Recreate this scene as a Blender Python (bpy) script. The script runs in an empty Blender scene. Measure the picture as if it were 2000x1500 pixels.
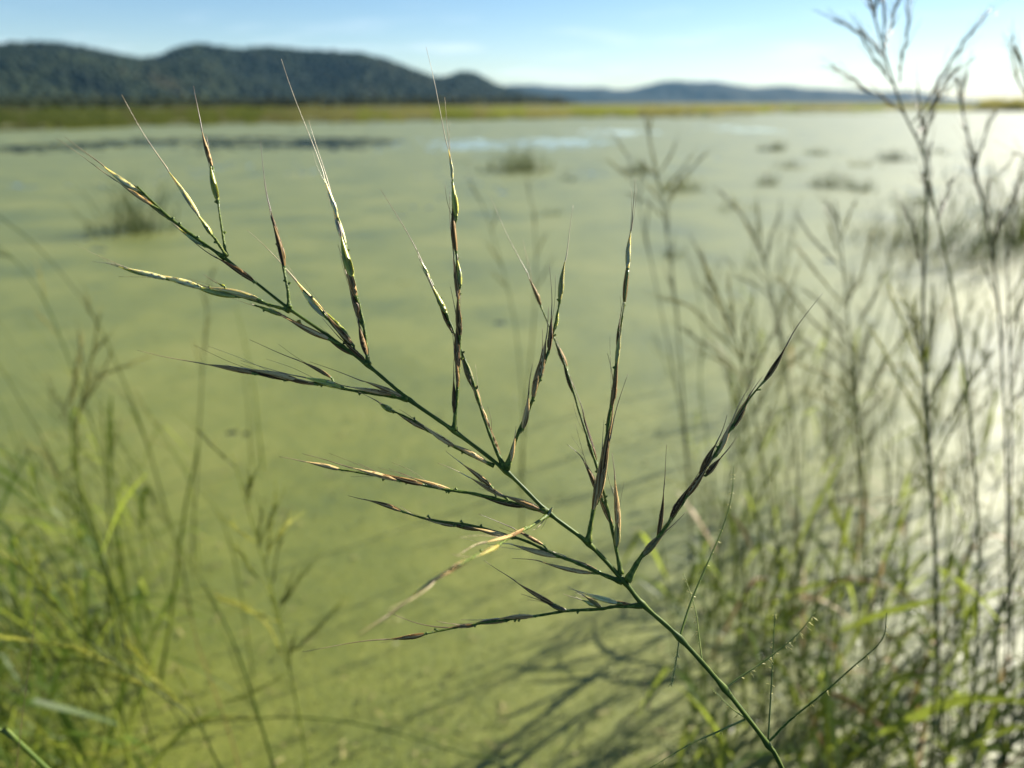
import bpy, math, random
import numpy as np
from mathutils import Vector, noise as mnoise

rnd = random.Random(7)
scene = bpy.context.scene
COL = scene.collection

# ------------------------------------------------------------------ camera
CAM_H = 1.5
PITCH = math.radians(20.8)
F = 1449.0                       # focal length in photo pixels (2000 px wide)
cam_d = bpy.data.cameras.new('camera')
cam_d.sensor_width = 36.0
cam_d.lens = F / 2000.0 * 36.0
cam_d.clip_start = 0.02
cam_d.clip_end = 30000.0
cam_d.dof.use_dof = True
cam_d.dof.focus_distance = 0.42
cam_d.dof.aperture_fstop = 4.4
cam = bpy.data.objects.new('camera', cam_d)
cam.location = (0, 0, CAM_H)
cam.rotation_euler = (math.radians(90) - PITCH, 0, 0)
COL.objects.link(cam)
scene.camera = cam

# ------------------------------------------------------------------ sky, sun, exposure
SUN_AZ = math.radians(57)        # to the right of straight ahead (+Y)
SUN_EL = math.radians(29.5)
world = bpy.data.worlds.new('World')
scene.world = world
world.use_nodes = True
wn, wl = world.node_tree.nodes, world.node_tree.links
wn.clear()
w_out = wn.new('ShaderNodeOutputWorld')
w_bg = wn.new('ShaderNodeBackground')
w_sky = wn.new('ShaderNodeTexSky')
w_sky.sky_type = 'NISHITA'
w_sky.sun_disc = False
w_sky.sun_elevation = SUN_EL
w_sky.sun_rotation = SUN_AZ
w_sky.air_density = 1.0
w_sky.dust_density = 0.35
w_sky.altitude = 1200.0
w_sky.ozone_density = 2.2
w_bg.inputs['Strength'].default_value = 0.05
# thin fair-weather clouds low over the horizon, part of the sky all the way round
w_co = wn.new('ShaderNodeTexCoord')
w_map = wn.new('ShaderNodeMapping')
w_map.inputs['Scale'].default_value = (5.0, 5.0, 34.0)
w_map.inputs['Location'].default_value = (0.35, 0.2, 0.55)
w_noi = wn.new('ShaderNodeTexNoise')
w_noi.inputs['Scale'].default_value = 1.6
w_noi.inputs['Detail'].default_value = 5.0
w_ramp = wn.new('ShaderNodeValToRGB')
w_ramp.color_ramp.elements[0].position = 0.52
w_ramp.color_ramp.elements[1].position = 0.74
w_sep = wn.new('ShaderNodeSeparateXYZ')
w_band = wn.new('ShaderNodeMapRange')
w_band.inputs['From Min'].default_value = 0.115
w_band.inputs['From Max'].default_value = 0.03
w_mul = wn.new('ShaderNodeMath'); w_mul.operation = 'MULTIPLY'
w_mul2 = wn.new('ShaderNodeMath'); w_mul2.operation = 'MULTIPLY'; w_mul2.inputs[1].default_value = 0.5
w_mix = wn.new('ShaderNodeMix'); w_mix.data_type = 'RGBA'
w_mix.inputs['B'].default_value = (9.5, 10.2, 11.0, 1)
wl.new(w_co.outputs['Generated'], w_map.inputs['Vector'])
wl.new(w_map.outputs['Vector'], w_noi.inputs['Vector'])
wl.new(w_noi.outputs['Fac'], w_ramp.inputs['Fac'])
wl.new(w_co.outputs['Generated'], w_sep.inputs['Vector'])
wl.new(w_sep.outputs['Z'], w_band.inputs['Value'])
wl.new(w_ramp.outputs['Color'], w_mul.inputs[0])
wl.new(w_band.outputs['Result'], w_mul.inputs[1])
wl.new(w_mul.outputs[0], w_mul2.inputs[0])
wl.new(w_mul2.outputs[0], w_mix.inputs['Factor'])
w_hs = wn.new('ShaderNodeHueSaturation'); w_hs.inputs['Saturation'].default_value = 1.17
wl.new(w_sky.outputs['Color'], w_hs.inputs['Color']); wl.new(w_hs.outputs['Color'], w_mix.inputs['A'])
wl.new(w_mix.outputs['Result'], w_bg.inputs['Color'])
wl.new(w_bg.outputs['Background'], w_out.inputs['Surface'])

sun_d = bpy.data.lights.new('sun', 'SUN')
sun_d.energy = 5.0
sun_d.angle = math.radians(0.53)
sun_d.color = (1.0, 0.93, 0.81)
sun = bpy.data.objects.new('sun', sun_d)
SUN_DIR = Vector((math.sin(SUN_AZ) * math.cos(SUN_EL), math.cos(SUN_AZ) * math.cos(SUN_EL), math.sin(SUN_EL)))
sun.rotation_euler = (-SUN_DIR).to_track_quat('-Z', 'Y').to_euler()
sun.location = SUN_DIR * 50
COL.objects.link(sun)

scene.view_settings.view_transform = 'Standard'
scene.view_settings.look = 'None'
scene.view_settings.gamma = 1.0
scene.view_settings.exposure = 1.46
scene.view_settings.use_curve_mapping = False
scene.cycles.use_denoising = True
scene.cycles.max_bounces = 6
scene.cycles.transparent_max_bounces = 6
scene.cycles.volume_bounces = 0

# ------------------------------------------------------------------ geometry helpers
CP, SP = math.cos(PITCH), math.sin(PITCH)
def ray(px, py):
    x = (px - 1000.0) / F; u = -(py - 750.0) / F
    return Vector((x, CP + u * SP, -SP + u * CP))     # unit depth along the optical axis
def P(px, py, d):
    r = ray(px, py)
    return Vector((r.x * d, r.y * d, CAM_H + r.z * d))
def PY(px, py, Y):
    """the point seen at (px, py) that stands in the upright plane at distance Y"""
    r = ray(px, py)
    return P(px, py, Y / r.y)
def PG(px, py):
    """the point of the water surface seen at (px, py)"""
    r = ray(px, py)
    return P(px, py, -CAM_H / r.z)

def catmull(pts, per=6):
    pts = [Vector(p) for p in pts]
    if len(pts) < 3:
        return [pts[0].lerp(pts[-1], i / per) for i in range(per + 1)]
    ext = [pts[0] * 2 - pts[1]] + pts + [pts[-1] * 2 - pts[-2]]
    out = []
    for i in range(1, len(ext) - 2):
        a, b, c, d = ext[i - 1:i + 3]
        for k in range(per):
            t = k / per
            out.append(0.5 * ((2 * b) + (c - a) * t + (2 * a - 5 * b + 4 * c - d) * t * t + (3 * b - a - 3 * c + d) * t ** 3))
    out.append(pts[-1])
    return out

def path_lengths(pts):
    L = [0.0]
    for a, b in zip(pts, pts[1:]):
        L.append(L[-1] + (b - a).length)
    return L
def path_at(pts, t):
    L = path_lengths(pts); s = t * L[-1]
    for i in range(len(pts) - 1):
        if L[i + 1] >= s:
            k = (s - L[i]) / max(1e-9, L[i + 1] - L[i])
            return pts[i].lerp(pts[i + 1], k), (pts[i + 1] - pts[i]).normalized()
    return pts[-1], (pts[-1] - pts[-2]).normalized()

class MB:
    def __init__(self):
        self.v, self.f, self.uv, self.m = [], [], [], []
    def tube(self, pts, radii, n=6, mat=0, flat=1.0, rib=0.0, twist=0.0, caps=True):
        """a tapering tube along pts; the ring is closed by a doubled vertex so that UVs run round it"""
        base = len(self.v)
        L = path_lengths(pts); tot = max(L[-1], 1e-9)
        t0 = (pts[1] - pts[0]).normalized()
        ref = Vector((0, 0, 1)) if abs(t0.z) < 0.9 else Vector((1, 0, 0))
        nx = t0.cross(ref).normalized()
        mats = mat if isinstance(mat, list) else None
        for i, p in enumerate(pts):
            if i == 0: t = t0
            elif i == len(pts) - 1: t = (pts[i] - pts[i - 1]).normalized()
            else: t = (pts[i + 1] - pts[i - 1]).normalized()
            nx = (nx - t * nx.dot(t)).normalized()
            ny = t.cross(nx)
            for k in range(n + 1):
                a = 2 * math.pi * k / n + twist
                rr = radii[i] * (1 + rib * (1 if k % 2 else -1))
                self.v.append(p + nx * (math.cos(a) * rr) + ny * (math.sin(a) * rr * flat))
                self.uv.append((k / n, L[i] / tot))
        for i in range(len(pts) - 1):
            for k in range(n):
                a = base + i * (n + 1) + k
                self.f.append((a, a + 1, a + n + 2, a + n + 1))
                self.m.append(mats[i] if mats else mat)
        if caps:
            self.f.append(tuple(base + k for k in range(n - 1, -1, -1))); self.m.append(mats[0] if mats else mat)
            e = base + (len(pts) - 1) * (n + 1)
            self.f.append(tuple(e + k for k in range(n))); self.m.append(mats[-1] if mats else mat)
    def ribbon(self, pts, widths, side, fold=0.25, mat=0):
        """a leaf blade: three points across, folded along the midrib"""
        base = len(self.v); side = Vector(side)
        L = path_lengths(pts); tot = L[-1]
        for i, p in enumerate(pts):
            t = (pts[min(i + 1, len(pts) - 1)] - pts[max(i - 1, 0)]).normalized()
            s = (side - t * side.dot(t)).normalized(); up = s.cross(t)
            w = widths[i]
            for k, q in enumerate((-1, 0, 1)):
                self.v.append(p + s * (q * w * 0.5) + up * (abs(q) * w * fold))
                self.uv.append((k * 0.5, L[i] / tot))
        for i in range(len(pts) - 1):
            for k in range(2):
                a = base + i * 3 + k
                self.f.append((a, a + 1, a + 4, a + 3)); self.m.append(mat)
    def build(self, name, mats, parent=None, loc=None, smooth=True):
        me = bpy.data.meshes.new(name)
        me.from_pydata([tuple(v) for v in self.v], [], self.f)
        if not isinstance(mats, (list, tuple)): mats = [mats]
        for m in mats: me.materials.append(m)
        me.polygons.foreach_set('material_index', self.m)
        uvl = me.uv_layers.new(name='UVMap')
        li = np.empty(len(me.loops), dtype=np.int32); me.loops.foreach_get('vertex_index', li)
        uvs = np.array(self.uv, dtype=np.float32)[li]
        uvl.data.foreach_set('uv', uvs.ravel())
        if smooth: me.polygons.foreach_set('use_smooth', [True] * len(me.polygons))
        me.update()
        o = bpy.data.objects.new(name, me)
        COL.objects.link(o)
        if parent is not None:
            o.parent = parent
            if parent.type == 'EMPTY': o.location = -parent.location
        return o

def np_mesh(name, verts, faces, mats, smooth=True, mat_idx=None):
    """big meshes from numpy arrays; faces all have the same number of corners"""
    me = bpy.data.meshes.new(name)
    nv, nf, k = len(verts), len(faces), faces.shape[1]
    me.vertices.add(nv); me.vertices.foreach_set('co', np.asarray(verts, dtype=np.float32).ravel())
    me.loops.add(nf * k); me.loops.foreach_set('vertex_index', np.asarray(faces, dtype=np.int32).ravel())
    me.polygons.add(nf)
    me.polygons.foreach_set('loop_start', np.arange(0, nf * k, k, dtype=np.int32))
    me.polygons.foreach_set('loop_total', np.full(nf, k, dtype=np.int32))
    if smooth: me.polygons.foreach_set('use_smooth', np.ones(nf, dtype=bool))
    for m in (mats if isinstance(mats, (list, tuple)) else [mats]): me.materials.append(m)
    if mat_idx is not None: me.polygons.foreach_set('material_index', np.asarray(mat_idx, dtype=np.int32))
    me.update(calc_edges=True); me.validate()
    o = bpy.data.objects.new(name, me); COL.objects.link(o)
    return o

def tag(o, label=None, cat=None, group=None, kind=None):
    if label: o['label'] = label
    if cat: o['category'] = cat
    if group: o['group'] = group
    if kind: o['kind'] = kind
    return o
def thing(name, label, cat, loc, group=None):
    o = bpy.data.objects.new(name, None); o.empty_display_size = 0.05
    o.location = loc; COL.objects.link(o)
    return tag(o, label, cat, group)

# numpy value noise for terrain and cover
_ng = np.random.default_rng(11)
_perm = _ng.random((256, 256))
def vnoise(x, y):
    xi = np.floor(x).astype(int); yi = np.floor(y).astype(int)
    fx = x - xi; fy = y - yi
    fx = fx * fx * (3 - 2 * fx); fy = fy * fy * (3 - 2 * fy)
    a = _perm[xi & 255, yi & 255]; b = _perm[(xi + 1) & 255, yi & 255]
    c = _perm[xi & 255, (yi + 1) & 255]; d = _perm[(xi + 1) & 255, (yi + 1) & 255]
    return (a * (1 - fx) + b * fx) * (1 - fy) + (c * (1 - fx) + d * fx) * fy
def fbm(x, y, o=4):
    s = 0; a = 0.5; n = 0
    for _ in range(o):
        s = s + a * vnoise(x, y); n += a; a *= 0.5; x = x * 2.03 + 17.3; y = y * 2.03 + 5.1
    return s / n

# ------------------------------------------------------------------ materials
def new_mat(name):
    m = bpy.data.materials.new(name); m.use_nodes = True
    nt = m.node_tree; nt.nodes.clear()
    return m, nt.nodes, nt.links
def principled(n, rough=0.5, spec=0.5):
    b = n.new('ShaderNodeBsdfPrincipled')
    b.inputs['Roughness'].default_value = rough
    b.inputs['Specular IOR Level'].default_value = spec
    return b
def ramp(n, stops):
    r = n.new('ShaderNodeValToRGB'); e = r.color_ramp.elements
    while len(e) < len(stops): e.new(0.5)
    for el, (p, c) in zip(e, stops):
        el.position = p; el.color = (c[0], c[1], c[2], 1)
    return r

def plant_mat(name, stops, rough=0.4, transl=0.0, tcol=None, streak=14.0, along=3.0, bump=0.3, hue=0.15, spec=0.5, sss=0.0, stripe=None):
    """streaks along the piece (UV), slight differences from piece to piece, light through thin tissue"""
    m, n, l = new_mat(name)
    out = n.new('ShaderNodeOutputMaterial')
    uv = n.new('ShaderNodeUVMap'); uv.uv_map = 'UVMap'
    oi = n.new('ShaderNodeObjectInfo')
    mp = n.new('ShaderNodeMapping'); mp.inputs['Scale'].default_value = (streak, along, 1)
    off = n.new('ShaderNodeCombineXYZ')
    mul = n.new('ShaderNodeMath'); mul.operation = 'MULTIPLY'; mul.inputs[1].default_value = 57.0
    l.new(oi.outputs['Random'], mul.inputs[0]); l.new(mul.outputs[0], off.inputs['Z']); l.new(mul.outputs[0], off.inputs['Y'])
    l.new(uv.outputs['UV'], mp.inputs['Vector']); l.new(off.outputs['Vector'], mp.inputs['Location'])
    no = n.new('ShaderNodeTexNoise'); no.inputs['Scale'].default_value = 1.0; no.inputs['Detail'].default_value = 3.0
    l.new(mp.outputs['Vector'], no.inputs['Vector'])
    add = n.new('ShaderNodeMath'); add.operation = 'MULTIPLY_ADD'; add.inputs[1].default_value = hue * 2; 
    sub = n.new('ShaderNodeMath'); sub.operation = 'SUBTRACT'; sub.inputs[1].default_value = 0.5
    l.new(oi.outputs['Random'], sub.inputs[0]); l.new(sub.outputs[0], add.inputs[0]); l.new(no.outputs['Fac'], add.inputs[2])
    r = ramp(n, stops); l.new(add.outputs[0], r.inputs['Fac'])
    b = principled(n, rough, spec)
    if stripe:
        su = n.new('ShaderNodeSeparateXYZ'); l.new(uv.outputs['UV'], su.inputs[0])
        w1 = n.new('ShaderNodeMath'); w1.operation = 'MULTIPLY_ADD'; w1.inputs[1].default_value = 6.2832 * 4; l.new(su.outputs['X'], w1.inputs[0]); l.new(mul.outputs[0], w1.inputs[2])
        w2 = n.new('ShaderNodeMath'); w2.operation = 'SINE'; l.new(w1.outputs[0], w2.inputs[0])
        w3 = n.new('ShaderNodeMapRange'); w3.inputs['From Min'].default_value = 0.55; w3.inputs['From Max'].default_value = 0.95; w3.inputs['To Max'].default_value = 0.9; l.new(w2.outputs[0], w3.inputs['Value'])
        w4 = n.new('ShaderNodeMath'); w4.operation = 'MULTIPLY'; l.new(w3.outputs['Result'], w4.inputs[0]); l.new(no.outputs['Fac'], w4.inputs[1])
        mxs = n.new('ShaderNodeMix'); mxs.data_type = 'RGBA'; mxs.inputs['B'].default_value = (*stripe, 1)
        l.new(w4.outputs[0], mxs.inputs['Factor']); l.new(r.outputs['Color'], mxs.inputs['A']); l.new(mxs.outputs['Result'], b.inputs['Base Color'])
    else: l.new(r.outputs['Color'], b.inputs['Base Color'])
    if sss > 0:
        b.inputs['Subsurface Weight'].default_value = sss; b.inputs['Subsurface Radius'].default_value = (1.0, 0.8, 0.35); b.inputs['Subsurface Scale'].default_value = 0.002
    bp = n.new('ShaderNodeBump'); bp.inputs['Strength'].default_value = bump; bp.inputs['Distance'].default_value = 0.0004
    l.new(no.outputs['Fac'], bp.inputs['Height']); l.new(bp.outputs['Normal'], b.inputs['Normal'])
    if transl > 0:
        tr = n.new('ShaderNodeBsdfTranslucent')
        if tcol: tr.inputs['Color'].default_value = (*tcol, 1)
        else: l.new(r.outputs['Color'], tr.inputs['Color'])
        mx = n.new('ShaderNodeMixShader'); mx.inputs['Fac'].default_value = transl
        l.new(b.outputs[0], mx.inputs[1]); l.new(tr.outputs[0], mx.inputs[2]); l.new(mx.outputs[0], out.inputs['Surface'])
    else:
        l.new(b.outputs[0], out.inputs['Surface'])
    return m

M_BROWN = plant_mat('ripe_husk', [(0.32, (0.045, 0.026, 0.008)), (0.43, (0.14, 0.078, 0.022)), (0.53, (0.28, 0.155, 0.045)), (0.64, (0.58, 0.42, 0.18))], rough=0.46, streak=9, along=1.2, bump=0.9, hue=0.10, spec=0.14, sss=0.15, stripe=(0.68, 0.52, 0.24))
M_DARK = plant_mat('dark_husk', [(0.34, (0.022, 0.012, 0.006)), (0.49, (0.070, 0.040, 0.012)), (0.61, (0.24, 0.14, 0.042))], rough=0.48, streak=9, along=1.2, bump=0.9, hue=0.10, spec=0.12, stripe=(0.5, 0.36, 0.15))
M_OLIVE = plant_mat('half_ripe_husk', [(0.3, (0.08, 0.055, 0.012)), (0.5, (0.22, 0.18, 0.035)), (0.7, (0.38, 0.36, 0.08))], rough=0.4, streak=7, along=1.5, bump=0.6, sss=0.6)
M_YELLOW = plant_mat('green_yellow_husk', [(0.3, (0.20, 0.22, 0.012)), (0.5, (0.42, 0.43, 0.06)), (0.72, (0.74, 0.68, 0.24))], rough=0.36, streak=6, along=1.5, bump=0.5, sss=0.9)
M_STRAW = plant_mat('straw_husk', [(0.26, (0.30, 0.24, 0.10)), (0.45, (0.66, 0.53, 0.15)), (0.66, (0.86, 0.75, 0.34))], rough=0.3, streak=7, along=1.2, bump=0.6, sss=0.8)
M_AWN = plant_mat('awn', [(0.3, (0.16, 0.11, 0.055)), (0.55, (0.34, 0.27, 0.15)), (0.75, (0.5, 0.43, 0.26))], rough=0.4, streak=1, along=9, bump=0.1, hue=0.3)
M_AWND = plant_mat('brown_awn', [(0.3, (0.06, 0.036, 0.02)), (0.55, (0.13, 0.085, 0.045)), (0.75, (0.3, 0.23, 0.12))], rough=0.4, streak=1, along=6, bump=0.1, hue=0.25)
M_STEM = plant_mat('green_stem', [(0.3, (0.028, 0.055, 0.006)), (0.5, (0.065, 0.105, 0.012)), (0.64, (0.16, 0.20, 0.03)), (0.74, (0.22, 0.17, 0.06))], rough=0.5, streak=6, along=40, bump=1.0, hue=0.05, spec=0.2)
M_PED = plant_mat('green_pedicel', [(0.3, (0.06, 0.11, 0.015)), (0.6, (0.17, 0.23, 0.03)), (0.8, (0.32, 0.34, 0.08))], rough=0.4, transl=0.15, streak=3, along=5, bump=0.3)
M_ANTHER = plant_mat('anther', [(0.3, (0.45, 0.42, 0.10)), (0.6, (0.66, 0.62, 0.25)), (0.8, (0.8, 0.76, 0.45))], rough=0.5, transl=0.3, streak=2, along=3, bump=0.1)
M_LEAF = plant_mat('leaf', [(0.25, (0.022, 0.05, 0.006)), (0.5, (0.045, 0.09, 0.010)), (0.75, (0.085, 0.13, 0.018))], rough=0.45, transl=0.55, tcol=(0.28, 0.34, 0.045), streak=9, along=4, bump=0.2, hue=0.2, spec=0.25)
M_DRY = plant_mat('dry_leaf', [(0.3, (0.22, 0.12, 0.045)), (0.55, (0.36, 0.23, 0.09)), (0.8, (0.5, 0.38, 0.18))], rough=0.5, transl=0.35, streak=8, along=4, bump=0.3, hue=0.2)
M_BGSTEM = plant_mat('background_stem', [(0.25, (0.016, 0.030, 0.005)), (0.5, (0.038, 0.062, 0.009)), (0.75, (0.11, 0.135, 0.02))], rough=0.45, spec=0.25, transl=0.25, streak=4, along=12, bump=0.3, hue=0.3)
M_BGLIGHT = plant_mat('background_young_stem', [(0.25, (0.05, 0.085, 0.010)), (0.5, (0.11, 0.155, 0.018)), (0.75, (0.24, 0.28, 0.04))], rough=0.45, spec=0.25, transl=0.35, streak=4, along=12, bump=0.3, hue=0.3)
M_BGHEAD = plant_mat('background_spikelet', [(0.25, (0.09, 0.095, 0.020)), (0.5, (0.21, 0.21, 0.05)), (0.75, (0.40, 0.37, 0.12))], spec=0.25, rough=0.45, transl=0.45, streak=6, along=10, bump=0.3, hue=0.3)
M_BGBROWN = plant_mat('background_ripe_spikelet', [(0.25, (0.035, 0.03, 0.010)), (0.5, (0.085, 0.075, 0.024)), (0.75, (0.19, 0.165, 0.055))], spec=0.25, rough=0.45, transl=0.15, streak=6, along=10, bump=0.3, hue=0.3)
M_BGGREEN = plant_mat('background_green_spikelet', [(0.25, (0.10, 0.13, 0.012)), (0.5, (0.23, 0.27, 0.025)), (0.75, (0.46, 0.45, 0.08))], spec=0.25, rough=0.45, transl=0.5, streak=6, along=10, bump=0.3, hue=0.3)
M_TUFT = plant_mat('tuft_blade', [(0.25, (0.03, 0.045, 0.010)), (0.5, (0.06, 0.08, 0.016)), (0.75, (0.12, 0.13, 0.03))], spec=0.2, rough=0.5, transl=0.35, streak=4, along=4, bump=0.1, hue=0.2)

def ground_mat(name, stops, scale, rough, spec, fine=0.0, bump=0.0, bscale=60.0, stretch=(1, 1, 1), coat=0.0, transl=0.0, mott=0.0, mscale=9.0):
    m, n, l = new_mat(name)
    out = n.new('ShaderNodeOutputMaterial')
    tc = n.new('ShaderNodeTexCoord'); mp = n.new('ShaderNodeMapping'); mp.inputs['Scale'].default_value = stretch
    l.new(tc.outputs['Object'], mp.inputs['Vector'])
    a = n.new('ShaderNodeTexNoise'); a.inputs['Scale'].default_value = scale; a.inputs['Detail'].default_value = 6; a.inputs['Roughness'].default_value = 0.62
    l.new(mp.outputs['Vector'], a.inputs['Vector'])
    b2 = n.new('ShaderNodeTexNoise'); b2.inputs['Scale'].default_value = bscale; b2.inputs['Detail'].default_value = 2
    l.new(tc.outputs['Object'], b2.inputs['Vector'])
    s = n.new('ShaderNodeMath'); s.operation = 'SUBTRACT'; s.inputs[1].default_value = 0.5; l.new(b2.outputs['Fac'], s.inputs[0])
    ma = n.new('ShaderNodeMath'); ma.operation = 'MULTIPLY_ADD'; ma.inputs[1].default_value = fine
    l.new(s.outputs[0], ma.inputs[0]); l.new(a.outputs['Fac'], ma.inputs[2])
    last = ma
    if mott:
        c2 = n.new('ShaderNodeTexNoise'); c2.inputs['Scale'].default_value = mscale; c2.inputs['Detail'].default_value = 5; c2.inputs['Roughness'].default_value = 0.7
        l.new(mp.outputs['Vector'], c2.inputs['Vector'])
        s2 = n.new('ShaderNodeMath'); s2.operation = 'SUBTRACT'; s2.inputs[1].default_value = 0.5; l.new(c2.outputs['Fac'], s2.inputs[0])
        m2 = n.new('ShaderNodeMath'); m2.operation = 'MULTIPLY_ADD'; m2.inputs[1].default_value = mott
        l.new(s2.outputs[0], m2.inputs[0]); l.new(ma.outputs[0], m2.inputs[2]); last = m2
    r = ramp(n, stops); l.new(last.outputs[0], r.inputs['Fac'])
    p = principled(n, rough, spec); l.new(r.outputs['Color'], p.inputs['Base Color'])
    if coat: p.inputs['Coat Weight'].default_value = coat; p.inputs['Coat IOR'].default_value = 1.38; p.inputs['Coat Roughness'].default_value = 0.57
    if bump:
        bp = n.new('ShaderNodeBump'); bp.inputs['Strength'].default_value = bump; bp.inputs['Distance'].default_value = 0.003
        l.new(b2.outputs['Fac'], bp.inputs['Height']); l.new(bp.outputs['Normal'], p.inputs['Normal'])
    if transl:
        tr = n.new('ShaderNodeBsdfTranslucent'); l.new(r.outputs['Color'], tr.inputs['Color'])
        mx = n.new('ShaderNodeMixShader'); mx.inputs['Fac'].default_value = transl
        l.new(p.outputs[0], mx.inputs[1]); l.new(tr.outputs[0], mx.inputs[2]); l.new(mx.outputs[0], out.inputs['Surface'])
    else: l.new(p.outputs[0], out.inputs['Surface'])
    return m
M_DUCK = ground_mat('duckweed_cover', [(0.28, (0.058, 0.082, 0.009)), (0.43, (0.104, 0.125, 0.012)), (0.56, (0.142, 0.158, 0.017)), (0.72, (0.175, 0.180, 0.030))], 0.8, 0.55, 0.4, fine=0.34, bump=0.7, bscale=150.0, coat=1.0, mott=0.42, mscale=14.0)
M_FROND = ground_mat('duckweed_frond', [(0.28, (0.06, 0.085, 0.009)), (0.5, (0.115, 0.142, 0.015)), (0.72, (0.18, 0.19, 0.03))], 60.0, 0.33, 0.5, fine=0.3, bscale=300.0)
M_DRYBIT = ground_mat('straw_scrap', [(0.3, (0.16, 0.13, 0.05)), (0.6, (0.28, 0.24, 0.10)), (0.8, (0.40, 0.36, 0.18))], 40.0, 0.6, 0.3)
M_DARKBIT = ground_mat('wet_scrap', [(0.3, (0.02, 0.025, 0.008)), (0.6, (0.045, 0.05, 0.014)), (0.8, (0.08, 0.075, 0.02))], 40.0, 0.5, 0.3)
M_MARSH = ground_mat('marsh_ground', [(0.3, (0.06, 0.07, 0.018)), (0.5, (0.095, 0.10, 0.028)), (0.7, (0.14, 0.135, 0.045))], 0.03, 0.8, 0.2, fine=0.2, bscale=1.0)
M_REED = ground_mat('reed_blade', [(0.3, (0.12, 0.15, 0.03)), (0.5, (0.21, 0.23, 0.05)), (0.7, (0.31, 0.31, 0.085))], 0.08, 0.7, 0.2, fine=0.4, bscale=3.0, transl=0.5)
M_REED2 = ground_mat('rust_reed_blade', [(0.3, (0.17, 0.165, 0.05)), (0.5, (0.23, 0.22, 0.075)), (0.7, (0.30, 0.28, 0.10))], 0.08, 0.7, 0.2, fine=0.4, bscale=3.0, transl=0.5)
M_FOREST = ground_mat('forest_canopy', [(0.34, (0.006, 0.010, 0.006)), (0.48, (0.013, 0.020, 0.009)), (0.58, (0.022, 0.031, 0.012)), (0.70, (0.040, 0.036, 0.015))], 0.005, 0.9, 0.1, fine=0.35, bscale=0.05)
M_FARHILL = ground_mat('far_forest', [(0.3, (0.012, 0.018, 0.012)), (0.6, (0.02, 0.026, 0.016)), (0.8, (0.03, 0.034, 0.02))], 0.002, 0.9, 0.1, fine=0.3, bscale=0.02)

m, n, l = new_mat('open_water')
o_ = n.new('ShaderNodeOutputMaterial'); p_ = principled(n, 0.015, 0.5)
p_.inputs['Base Color'].default_value = (0.012, 0.02, 0.018, 1); p_.inputs['IOR'].default_value = 1.33
t_ = n.new('ShaderNodeTexCoord'); q_ = n.new('ShaderNodeTexNoise'); q_.inputs['Scale'].default_value = 9.0; q_.inputs['Detail'].default_value = 3
b_ = n.new('ShaderNodeBump'); b_.inputs['Strength'].default_value = 0.03; b_.inputs['Distance'].default_value = 0.01
l.new(t_.outputs['Object'], q_.inputs['Vector']); l.new(q_.outputs['Fac'], b_.inputs['Height']); l.new(b_.outputs['Normal'], p_.inputs['Normal'])
l.new(p_.outputs[0], o_.inputs['Surface'])
M_WATER = m

# ------------------------------------------------------------------ water and its duckweed
R_FAR = 7000.0
wr = np.concatenate([[0.0], np.geomspace(0.5, R_FAR, 40)])
wa = np.linspace(0, 2 * math.pi, 73)[:-1]
wv = [(0.0, 0.0, 0.0)]
for r in wr[1:]:
    for a in wa: wv.append((r * math.sin(a), r * math.cos(a), 0.0))
wb = MB(); wb.v = [Vector(v) for v in wv]; wb.uv = [(0, 0)] * len(wv)
NA = len(wa)
for k in range(NA): wb.f.append((0, 1 + (k + 1) % NA, 1 + k)); wb.m.append(0)
for i in range(len(wr) - 2):
    for k in range(NA):
        a = 1 + i * NA + k; b = 1 + i * NA + (k + 1) % NA
        wb.f.append((a, b, b + NA, a + NA)); wb.m.append(0)
water = wb.build('water', M_WATER, smooth=False)
tag(water, 'calm dark pond water showing between mats of duckweed', 'water', kind='structure')

# shore of the far marsh: front edge of the reeds as (pixel x, pixel y) -> distance by azimuth
SHORE = [(-900, 268), (-300, 260), (0, 257), (120, 253), (260, 247), (400, 244), (700, 239), (900, 235), (1100, 231), (1300, 227), (1480, 222), (1520, 217), (1680, 216), (1790, 214), (1850, 217), (2000, 218), (2400, 220), (3200, 224)]
_sa = [math.atan2(PG(x, y).x, PG(x, y).y) for x, y in SHORE]
_sr = [math.hypot(PG(x, y).x, PG(x, y).y) for x, y in SHORE]
def shore_r(az): return np.interp(az, _sa, _sr)

# open-water leads in the duckweed, each a patch of the pond: centre and half sizes as seen, turned into ground metres
OPEN = [(20, 291, 95, 7), (160, 284, 120, 5), (330, 279, 150, 7), (560, 284, 175, 8), (420, 271, 120, 3), (650, 274, 120, 4), (925, 281, 60, 7), (1080, 277, 125, 7), (960, 290, 90, 3),
        (1450, 253, 55, 5), (1210, 258, 70, 4), (1330, 229, 120, 2), (1600, 221, 150, 2), (470, 848, 46, 6)]
az = np.radians(np.linspace(-82, 82, 420)); rr = np.geomspace(0.35, 420, 560)
A, R = np.meshgrid(az, rr)
X = R * np.sin(A); Y = R * np.cos(A)
ca = (A[:-1, :-1] + A[1:, 1:]) / 2; cr = np.sqrt(R[:-1, :-1] * R[1:, 1:])
cx, cy = cr * np.sin(ca), cr * np.cos(ca)
edge = (fbm(cx * 0.55 + 3, cy * 0.35 + 9, 4) - 0.5)
openness = np.full(cx.shape, -1.0)
for (ox, oy, hw, hh) in OPEN:
    c = PG(ox, oy); e = PG(ox + hw, oy); t1 = PG(ox, oy - hh); t2 = PG(ox, oy + hh)
    sx = abs(e.x - c.x); sy = abs(t1.y - t2.y) / 2
    d = 1.0 - np.sqrt(((cx - c.x) / sx) ** 2 + ((cy - (t1.y + t2.y) / 2) / sy) ** 2)
    openness = np.maximum(openness, d)
edge2 = fbm(cx * 7.0, cy * 7.0 + 31, 3) - 0.5
gr = np.random.default_rng(77)
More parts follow.
